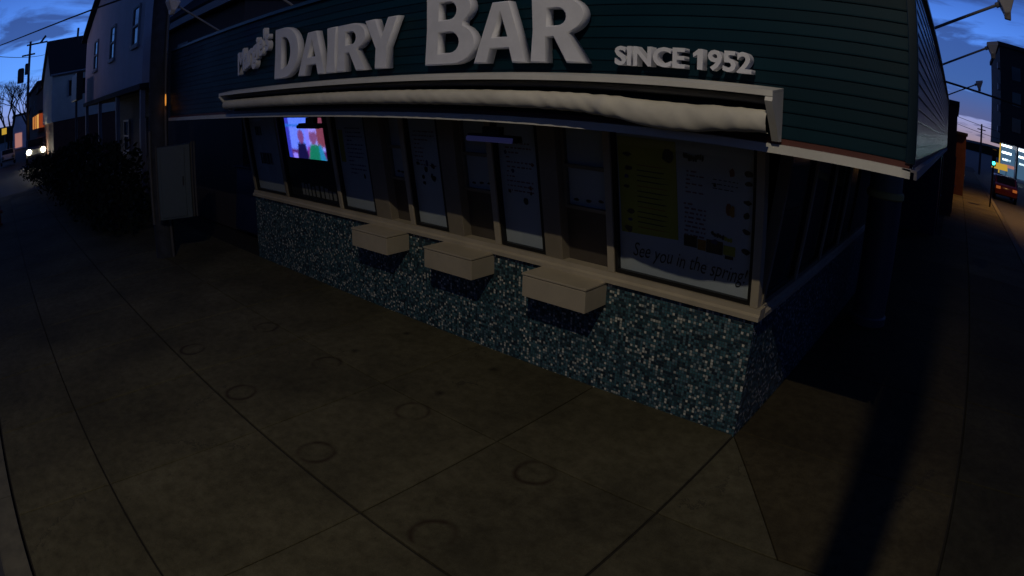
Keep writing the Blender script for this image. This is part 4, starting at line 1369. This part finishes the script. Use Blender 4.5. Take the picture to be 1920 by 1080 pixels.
# third house with the glowing bay window
h3 = thing('lit_house', 'dark brick house whose glowing windows look onto the street', 'house', (-60, 4, 0))
q = Part(h3)
m = MB(); m.box(-66, -53.2, 0.4, 9, 0, 6.3); q('wall', m, 'brick_red')
m = MB(); m.prism([(-66.3, 0.1, 6.31), (-66.3, 4.5, 8.2), (-66.3, 9.3, 6.31)], (13.4, 0, 0)); q('roof', m, 'roof_dark')
m = MB(); m.box(-65.4, -54.2, -0.3, 0.398, 2.4, 2.75); q('bay_base', m, 'brick_red')
m = MB(); m.box(-65.4, -54.2, -0.3, 0.398, 4.0, 4.25); q('bay_roof', m, 'roof_dark')
for a, b in ((-65.0, -63.0), (-61.5, -59.6), (-58.2, -55.0)):
    m = MB(); m.box(a, b, -0.2, 0.39, 2.76, 3.99); w = q('window', m, 'lit_window')
    for c_, d_, e_ in ((a - .15, a, .38), (b, b + .15, .38), ((a + b) / 2 - .08, (a + b) / 2 + .08, -.21)):
        m = MB(); m.box(c_, d_, -0.24, e_, 2.755, 3.995); q('window_frame', m, 'lit_red', under=w)
m = MB(); m.box(-54.0, -53.3, 0.30, 0.398, 2.8, 3.9); q('window', m, 'lit_red')

h4 = thing('far_house', 'dark flat-roofed house beyond the glowing windows', 'house', (-78, 4, 0))
q = Part(h4)
m = MB(); m.box(-92, -68, 0.6, 10, 0, 7.5); q('wall', m, 'house_brown')
m = MB(); m.box(-92.2, -67.8, 0.4, 10.2, 7.51, 7.9); q('roof', m, 'roof_dark')
for xx in (-74, -82): win(q, h4, xx - .6, xx + .6, 4.5, 6.0, 0.6)

# far wall lit pink by a glowing panel, and a lit yellow sign
pk = thing('pink_lit_wall', 'small distant wall with a painted pink glow below the bare trees', 'building', (-120, 0, 0))
q = Part(pk)
m = MB(); m.box(-128, -118, -1.2, 6, 0, 6); q('wall', m, 'house_white')
m = MB(); m.box(-117.99, -117.9, -1.0, 0.6, 0.3, 2.9); q('glow_panel', m, 'pink_glow')  # emissive panel stands in for pink light falling on the wall
m = MB(); m.box(-128.3, -117.7, -1.4, 6.2, 6.01, 6.4); q('roof', m, 'roof_dark')
ys_ = thing('yellow_sign', 'small bright yellow sign on a post down the street', 'sign', (-88, -3.6, 0))
q = Part(ys_)
m = MB(); m.tube([(-88, -3.6, 0), (-88, -3.6, 3.09)], 0.07, 6); q('post', m, 'grey_metal')
m = MB(); m.box(-87.95, -87.85, -4.15, -3.3, 3.1, 3.95); q('sign_face', m, 'yellow_sign', bevel=0.02)

# ---------------------------------------------------------------- cars
def car(name, label, loc, rz, body, head=False, tail=False, sc=(1, 1, 1)):
    t = thing(name, label, 'car', loc)
    prof = [(-2.2, .35), (-2.22, .75), (-2.1, .95), (-1.5, 1.02), (-0.95, 1.42), (0.55, 1.45), (1.25, 1.0), (2.0, .88), (2.2, .7), (2.2, .35)]
    M = Matrix.Rotation(rz, 4, 'Z') @ Matrix.Diagonal((*sc, 1))

    def part(nm, m, mt, under=None, **kw):
        m.v = [tuple(M @ Vector(v)) for v in m.v]
        o = m.build(nm, mt, under or t, **kw); return o
    m = MB(); m.prism([(x, -.86, z) for x, z in prof], (0, 1.72, 0)); part('body', m, body, bevel=0.06, smooth=True)
    m = MB(); m.prism([(-1.42, -.87, 1.03), (-.93, -.87, 1.36), (.5, -.87, 1.38), (1.08, -.87, 1.03)], (0, 1.74, 0)); part('side_windows', m, 'pane_dark')
    for sx in (-1, 1):
        m = MB()
        if sx > 0: m.hexa([(1.26, -.7, 1.03), (1.26, .7, 1.03), (1.2, .7, 1.0), (1.2, -.7, 1.0), (.66, -.66, 1.42), (.66, .66, 1.42), (.6, .66, 1.38), (.6, -.66, 1.38)])
        else: m.hexa([(-1.55, -.7, 1.05), (-1.55, .7, 1.05), (-1.45, .7, 1.0), (-1.45, -.7, 1.0), (-1.02, -.66, 1.42), (-1.02, .66, 1.42), (-.96, .66, 1.38), (-.96, -.66, 1.38)])
        part('windscreen' if sx > 0 else 'rear_window', m, 'pane_dark')
    for sx in (-1.35, 1.38):
        for sy in (-.80, .80):
            m = MB(); m.tube([(sx, sy - .1, .32), (sx, sy + .1, .32)], 0.32, 16); w = part('wheel', m, 'tyre', smooth=True)
            m = MB(); m.tube([(sx, sy - .112, .32), (sx, sy + .112, .32)], 0.18, 12); part('rim', m, 'rim', under=w)
    for sy in (-.62, .62):
        m = MB(); m.lathe([(0.12, 0.60), (0.22, .74), (0.12, .88)], 2.16, sy, 12); part('headlight', m, 'glow_body' if head else 'rim')
        m = MB(); m.box(-2.25, -2.15, sy - .16, sy + .16, .7, .86); part('tail_light', m, 'tail' if tail else 'hydrant_red')
    m = MB(); m.box(2.18, 2.24, -.75, .75, .38, .55); part('bumper', m, 'black')
    return t


pt = car('parked_pickup', 'parked vehicle facing us with both headlights on beside the cream house', (-52, -0.80, 0), math.radians(-3), 'car_grey', head=True, sc=(1.1, 1.12, 1.35))
hl = bpy.data.lights.new('headlight_beam', 'SPOT'); hl.energy = 300; hl.color = (1.0, 0.92, 0.75); hl.spot_size = math.radians(60); hl.spot_blend = 1.0; hl.shadow_soft_size = 0.1
ho = bpy.data.objects.new('headlight_beam', hl); C.objects.link(ho); ho.location = (3.0, 0, 1.05); ho.rotation_euler = (math.radians(84), 0, math.radians(-94)); ho.parent = pt
car('parked_car', 'pale car parked by the curb before the pink glowing wall', (-62, -3.55, 0), math.radians(0), 'car_white')
car('parked_car', 'dark red car with an amber tail light parked up the side street', (5.3, 36, -0.148), math.radians(90), 'car_red', tail=True)

# ---------------------------------------------------------------- hydrant
hy = thing('fire_hydrant', 'red fire hydrant beside the street curb', 'hydrant', (-18.6, -4.66, 0))
q = Part(hy)
m = MB(); m.lathe([(0.16, 0), (0.16, .05), (0.11, .07), (0.11, .48), (0.14, .50), (0.14, .54), (0.12, .62), (0.07, .70), (0.03, .74)], -18.6, -4.66, 14); q('barrel', m, 'hydrant_red', smooth=True)
m = MB(); m.tube([(-18.6, -4.86, .40), (-18.6, -4.46, .40)], 0.055, 10); q('nozzle', m, 'hydrant_red')
m = MB(); m.tube([(-18.6, -4.66, .40), (-18.42, -4.66, .40)], 0.07, 10); q('cap', m, 'grey_metal')

# ---------------------------------------------------------------- far pole with transformer, wires
fp = thing('utility_pole', 'far utility pole carrying a transformer above bare branches', 'pole', (-62, -1.05, 0))
q = Part(fp)
m = MB(); m.lathe([(0.20, 0), (0.17, 6), (0.14, 11.6)], -62, -1.05, 10); q('shaft', m, 'wood_pole')
m = MB(); m.box(-62.08, -61.92, -2.0, -.4, 10.2, 10.35); m.box(-62.08, -61.92, -1.5, 1.0, 11.2, 11.35); q('crossarm', m, 'wood_pole')
m = MB(); m.lathe([(0.38, 7.6), (0.4, 7.65), (0.4, 8.9), (0.3, 9.05)], -62.0, -2.0, 12); q('transformer', m, 'black', smooth=True)
m = MB(); m.lathe([(0.25, 8.3), (0.26, 8.35), (0.26, 9.3), (0.2, 9.4)], -61.8, -1.3, 10); q('transformer', m, 'black', smooth=True)
m = MB(); m.tube([(-62, 0.2, 11.3), (-62, 0.75, 11.9)], 0.14, 6); q('insulator', m, 'black')


def wire(a, b, r, label, sag=0.4):
    a, b = Vector(a), Vector(b); m = MB()
    pts = [a + (b - a) * (i / 14) - Vector((0, 0, sag * 4 * (i / 14) * (1 - i / 14))) for i in range(15)]
    m.tube(pts, r, 5)
    tag(m.build('wire', 'wire'), label, 'wire', 'overhead wires')


wire((-9.25, -1.4, 4.75), (-38.0, -7.5, 8.3), 0.022, 'thick overhead cable crossing the sky at upper left', 0.25)
wire((-82.0, 2.4, 12.3), (-38.0, -6.2, 8.1), 0.028, 'thin overhead cable ending behind the cream house roof', 0.3)
wire((1.1, 6.0, 3.52), (7.6, 13.8, 4.2), 0.02, 'dark cable dropping from the side wall to the tower', 0.12)
wire((-1, 75, 6.2), (10, 66, 4.9), 0.03, 'thin far wire above the glow, upper one', 0.3)
wire((-1, 75, 5.3), (10, 66, 4.1), 0.03, 'thin far wire above the glow, lower one', 0.3)

# ---------------------------------------------------------------- bare trees
def bare_tree(loc, h, label, seed, spread=0.5, depth=6):
    R = random.Random(seed)
    t = thing('bare_tree', label, 'tree', loc, 'bare winter trees')
    tr = MB(); cr = MB()

    def grow(p, d, ln, r, lv):
        mb = tr if lv == 0 else cr
        e = p + d * ln
        mid = p + d * ln * .5 + Vector((R.uniform(-1, 1), R.uniform(-1, 1), R.uniform(-.5, .5))) * ln * .07
        mb.tube([p, mid, e], [r, r * .85, r * .68], 5 if lv < 3 else 3, cap=False)
        if lv >= depth: return
        for k in range(R.choice((2, 3)) if lv < depth - 1 else 3):
            nd = (d + Vector((R.uniform(-1, 1), R.uniform(-1, 1), R.uniform(-.35, .6))) * spread * 1.35).normalized()
            nd.z = max(nd.z, -0.1)
            grow(e, nd, ln * R.uniform(.62, .82), r * .64, lv + 1)
    grow(Vector((0, 0, 0)), Vector((R.uniform(-.06, .06), R.uniform(-.06, .06), 1)).normalized(), h * .27, h * .022, 0)
    tr.build('trunk', 'bark', t); cr.build('crown', 'bark', t)
    return t


bare_tree((-76, -2.6, 0), 11.5, 'bare tree with forked branches between the yellow sign and transformer pole', 4)
bare_tree((-98, -3.0, 0), 12.5, 'tallest bare tree, farthest down the street beyond the yellow sign', 9)
bare_tree((-84, 0.2, 0), 11.5, 'bare tree rising directly behind the transformer pole', 21)

# ---------------------------------------------------------------- dark shrubs before the big house
def shrub(loc, rx, ry, h, label, seed, n=1500):
    R = random.Random(seed)
    t = thing('shrub', label, 'shrub', loc, 'dark shrubs before the houses')
    st_ = MB()
    for k in range(6):
        a = R.uniform(0, 6.3); st_.tube([(0, 0, 0), (math.cos(a) * rx * .3, math.sin(a) * ry * .3, h * .4), (math.cos(a) * rx * .6, math.sin(a) * ry * .6, h * .75)], [.03, .02, .008], 4, cap=False)
    st_.build('stems', 'bark', t)
    lf = MB()
    for k in range(n):
        a = R.uniform(0, 2 * PI); rr = R.random() ** .4; zz = R.random()
        bul = 1 + .22 * math.sin(3 * a + seed) + .15 * math.sin(7 * a + 2 * seed)
        prof = math.sqrt(max(0.02, 1 - (zz * 1.0) ** 2.6)) * (0.82 + .18 * math.sin(5 * zz + a))
        p = Vector((math.cos(a) * rx * rr * prof * bul, math.sin(a) * ry * rr * prof * bul, 0.06 + zz * h * (1 + .12 * math.sin(4 * a + seed))))
        s = R.uniform(.05, .11)
        d1 = Vector((R.uniform(-1, 1), R.uniform(-1, 1), R.uniform(-1, 1))).normalized(); d2_ = d1.orthogonal().normalized()
        lf.poly([p - d1 * s, p + d2_ * s * .5, p + d1 * s, p - d2_ * s * .5])
    lf.build('foliage', 'leaf', t)
    return t


for i, (x, y, rx, h, lb) in enumerate(((-13.0, -1.3, 1.5, 1.75, 'dark shrub just behind the utility pole'), (-16.2, -1.5, 1.9, 1.9, 'broad dark shrub before the gable house door'),
                                       (-19.8, -1.5, 1.8, 1.7, 'dark shrub before the middle of the gable house porch'), (-23.4, -1.5, 2.0, 1.5, 'dark shrub beneath the hanging box sign'),
                                       (-27.5, -1.6, 1.8, 1.3, 'dark shrub at the gable house corner nearest the cream house'), (-33, -1.9, 1.9, 1.0, 'low far shrub beside the glowing headlights'))):
    shrub((x, y, 0), rx, 1.25, h, lb, i + 2)

# ================================================================== the other sides of both streets (they close off the low sky and stand in the window reflections)
def row_house(x0, x1, y0, y1, hh, face, label):
    t = thing('row_house', label, 'house', ((x0 + x1) / 2, (y0 + y1) / 2, 0), 'dark houses across the streets')
    q = Part(t)
    m = MB(); m.box(x0, x1, y0, y1, -0.15, hh); q('wall', m, 'brick_red')
    if face == '+Y':
        m = MB(); m.prism([(x0 - .2, y1 + .3, hh + .005), (x0 - .2, (y0 + y1) / 2, hh + 2.4), (x0 - .2, y0 - .3, hh + .005)], (x1 - x0 + .4, 0, 0)); q('roof', m, 'roof_dark')
        n = max(2, int((x1 - x0) / 3))
        for k in range(n):
            xx = x0 + (k + .5) * (x1 - x0) / n
            for zz in (1.0, 4.2):
                m = MB(); m.box(xx - .55, xx + .55, y1 + .002, y1 + .05, zz, zz + 1.5); q('window', m, 'pane_dark')
    else:
        m = MB(); m.prism([(x0 - .3, y0 - .2, hh + .005), ((x0 + x1) / 2, y0 - .2, hh + 2.4), (x1 + .3, y0 - .2, hh + .005)], (0, y1 - y0 + .4, 0)); q('roof', m, 'roof_dark')
        n = max(2, int((y1 - y0) / 3))
        for k in range(n):
            yy = y0 + (k + .5) * (y1 - y0) / n
            for zz in (1.0, 4.2):
                m = MB(); m.box(x0 - .05, x0 - .002, yy - .55, yy + .55, zz, zz + 1.5); q('window', m, 'pane_dark')


for i, (a, b) in enumerate(((-44, -34.5), (-33.5, -24), (-22, -12.5), (-11.5, -2), (0, 11))):
    row_house(a, b, -30, -18.5, 5.6, '+Y', ('dark brick house across the front street opposite the ' + ('cream house', 'transformer pole', 'gable house', 'utility pole', 'dairy bar')[i]))
for i, (a, b) in enumerate(((-13, -3), (-2, 10), (11, 24), (25, 40), (41, 52))):
    row_house(15.5, 26, a, b, 5.6, '-X', ('dark brick house across the side street ' + ('at the crossing', 'opposite the corner window', 'opposite the annex', 'opposite the stepped building', 'next to the tower block')[i]))

# ================================================================== FAR RIGHT
tw = thing('tower_block', 'tall dark block with a brightly lit shop at street level', 'building', (14, 76, 0))
q = Part(tw)
m = MB(); m.box(7.55, 30, 70, 90, 3.9, 15.2); q('wall', m, 'tower')
m = MB(); m.box(7.3, 30.2, 69.7, 90.2, 15.21, 15.7); q('parapet', m, 'tower')
for zz in (5.5, 8.5, 11.5):
    for xx in (9.2, 12.4):
        m = MB(); m.box(xx, xx + 1.3, 69.9, 69.995, zz, zz + 1.6); q('window', m, 'pane_dark')
for zz in (5.0, 7.5, 10.0, 12.5):
    m = MB(); m.box(7.2, 7.548, 70.2, 71.4, zz, zz + 0.7); q('air_conditioner', m, 'trim')
m = MB(); m.box(9.5, 30, 71.2, 89, -0.14, 3.898); q('shop_back_wall', m, 'house_white')
for xx in (7.6, 10.1, 12.6, 15.0):
    m = MB(); m.box(xx, xx + 0.22, 70.05, 70.3, -0.14, 3.898); q('shop_post', m, 'tower')
for r, zz in enumerate((3.55, 2.75, 1.95)):
    for xx, ln in ((7.9, 1.5), (10.4, 1.2), (12.9, 1.6)):
        m = MB(); m.box(xx + r * .12, xx + ln, 70.75 + r * .1, 70.9 + r * .1, zz, zz + 0.22); q('light_tube', m, 'tube')
for xx in (7.85, 10.35, 12.85):
    m = MB(); m.box(xx, xx + 2.1, 70.95, 71.0, 0.3, 3.5); q('glow_panel', m, 'tube_dim')
m = MB(); m.box(8.3, 9.9, 70.6, 70.7, 1.2, 1.55); q('neon_sign', m, 'pink_glow')
m = MB(); m.box(7.56, 7.75, 69.9, 70.0, 0.4, 3.8); q('sign_strip', m, 'yellow_sign')

aw2 = thing('yellow_awning', 'small lit yellow awning beneath the green signal', 'awning', (5.6, 52, 0))
q = Part(aw2)
m = MB(); m.prism([(5.4, 52, 1.25), (5.4, 52.8, 1.75), (5.4, 52.8, 1.2)], (1.7, 0, 0)); q('canopy', m, 'yellow_sign')
for xx in (5.45, 6.95):
    m = MB(); m.tube([(xx, 52.1, -.14), (xx, 52.1, 1.24)], 0.04, 6); q('leg', m, 'black')

ts = thing('traffic_signal', 'traffic signal on a post showing green', 'traffic signal', (3.63, 26, 0))
q = Part(ts)
m = MB(); m.tube([(3.63, 26.1, 0), (3.63, 26.1, 2.75)], 0.05, 8); q('post', m, 'black')
m = MB(); m.box(3.51, 3.75, 25.92, 26.04, 1.92, 2.7); hd = q('housing', m, 'black', bevel=0.01)
for zz, mt in ((2.56, 'black_frame'), (2.31, 'black_frame'), (2.06, 'signal_green')):
    m = MB(); m.tube([(3.63, 25.92, zz), (3.63, 25.90, zz)], 0.085, 14); q('lens', m, mt, under=hd)
    m = MB(); m.box(3.54, 3.72, 25.80, 25.918, zz + 0.09, zz + 0.10); q('visor', m, 'black', under=hd)

fp2 = thing('utility_pole', 'thin far pole against the pale strip of sky at right', 'pole', (4.6, 60, 0))
q = Part(fp2)
m = MB(); m.lathe([(0.14, 0), (0.10, 5.0)], 4.45, 60, 8); q('shaft', m, 'wood_pole')
m = MB(); m.box(3.95, 4.95, 59.95, 60.05, 4.4, 4.5); q('crossarm', m, 'wood_pole')

# the row beyond the dairy bar on the side street
for nm, lb, x1, y0, y1, hh in (('brick_annex', 'low dark annex wall behind the dairy bar', 1.0, 12.7, 15.5, 2.33), ('brick_building', 'dark stepped building beyond the dairy bar, taller part', 1.45, 18, 27, 3.85), ('brick_building', 'dark stepped building beyond the dairy bar, lower part', 2.05, 28, 44, 3.0)):
    b_ = thing(nm, lb, 'building', (x1 - 4, (y0 + y1) / 2, 0)); q = Part(b_)
    m = MB(); m.box(x1 - 8, x1, y0, y1, -0.1, hh); q('wall', m, 'brick_red' if nm == 'brick_building' else 'blue_steel')
    m = MB(); m.box(x1 - 8.1, x1 + 0.08, y0 - .08, y1 + .08, hh + .002, hh + 0.15); q('coping', m, 'roof_dark')
    m = MB(); m.box(x1 + .002, x1 + .04, y0 + 1.0, y0 + 2.0, 0, 2.05); d_ = q('door', m, 'house_brown')
    m = MB(); m.tube([(x1 + .04, y0 + 1.15, 1.0), (x1 + .09, y0 + 1.15, 1.0)], .025, 6); q('handle', m, 'grey_metal', under=d_)

# distant ridge and tree line that close the views
m = MB(); R = random.Random(8); prev = None
pts = []
for i in range(121):
    a = math.radians(-10 + 200 * i / 120); rr = 420
    pts.append((1.4 - rr * math.cos(a), -4.4 + rr * math.sin(a), 5.5 + 2.2 * math.sin(i * .37) + 1.6 * math.sin(i * 1.13) + R.uniform(0, 1.2)))
for i in range(120):
    p, n = pts[i], pts[i + 1]
    m.hexa([(p[0], p[1], -3), (n[0], n[1], -3), (n[0] * 1.15, n[1] * 1.15, -3), (p[0] * 1.15, p[1] * 1.15, -3), p, n, (n[0] * 1.15, n[1] * 1.15, n[2] + 2), (p[0] * 1.15, p[1] * 1.15, p[2] + 2)])
tag(m.build('hills', 'leaf'), kind='structure')
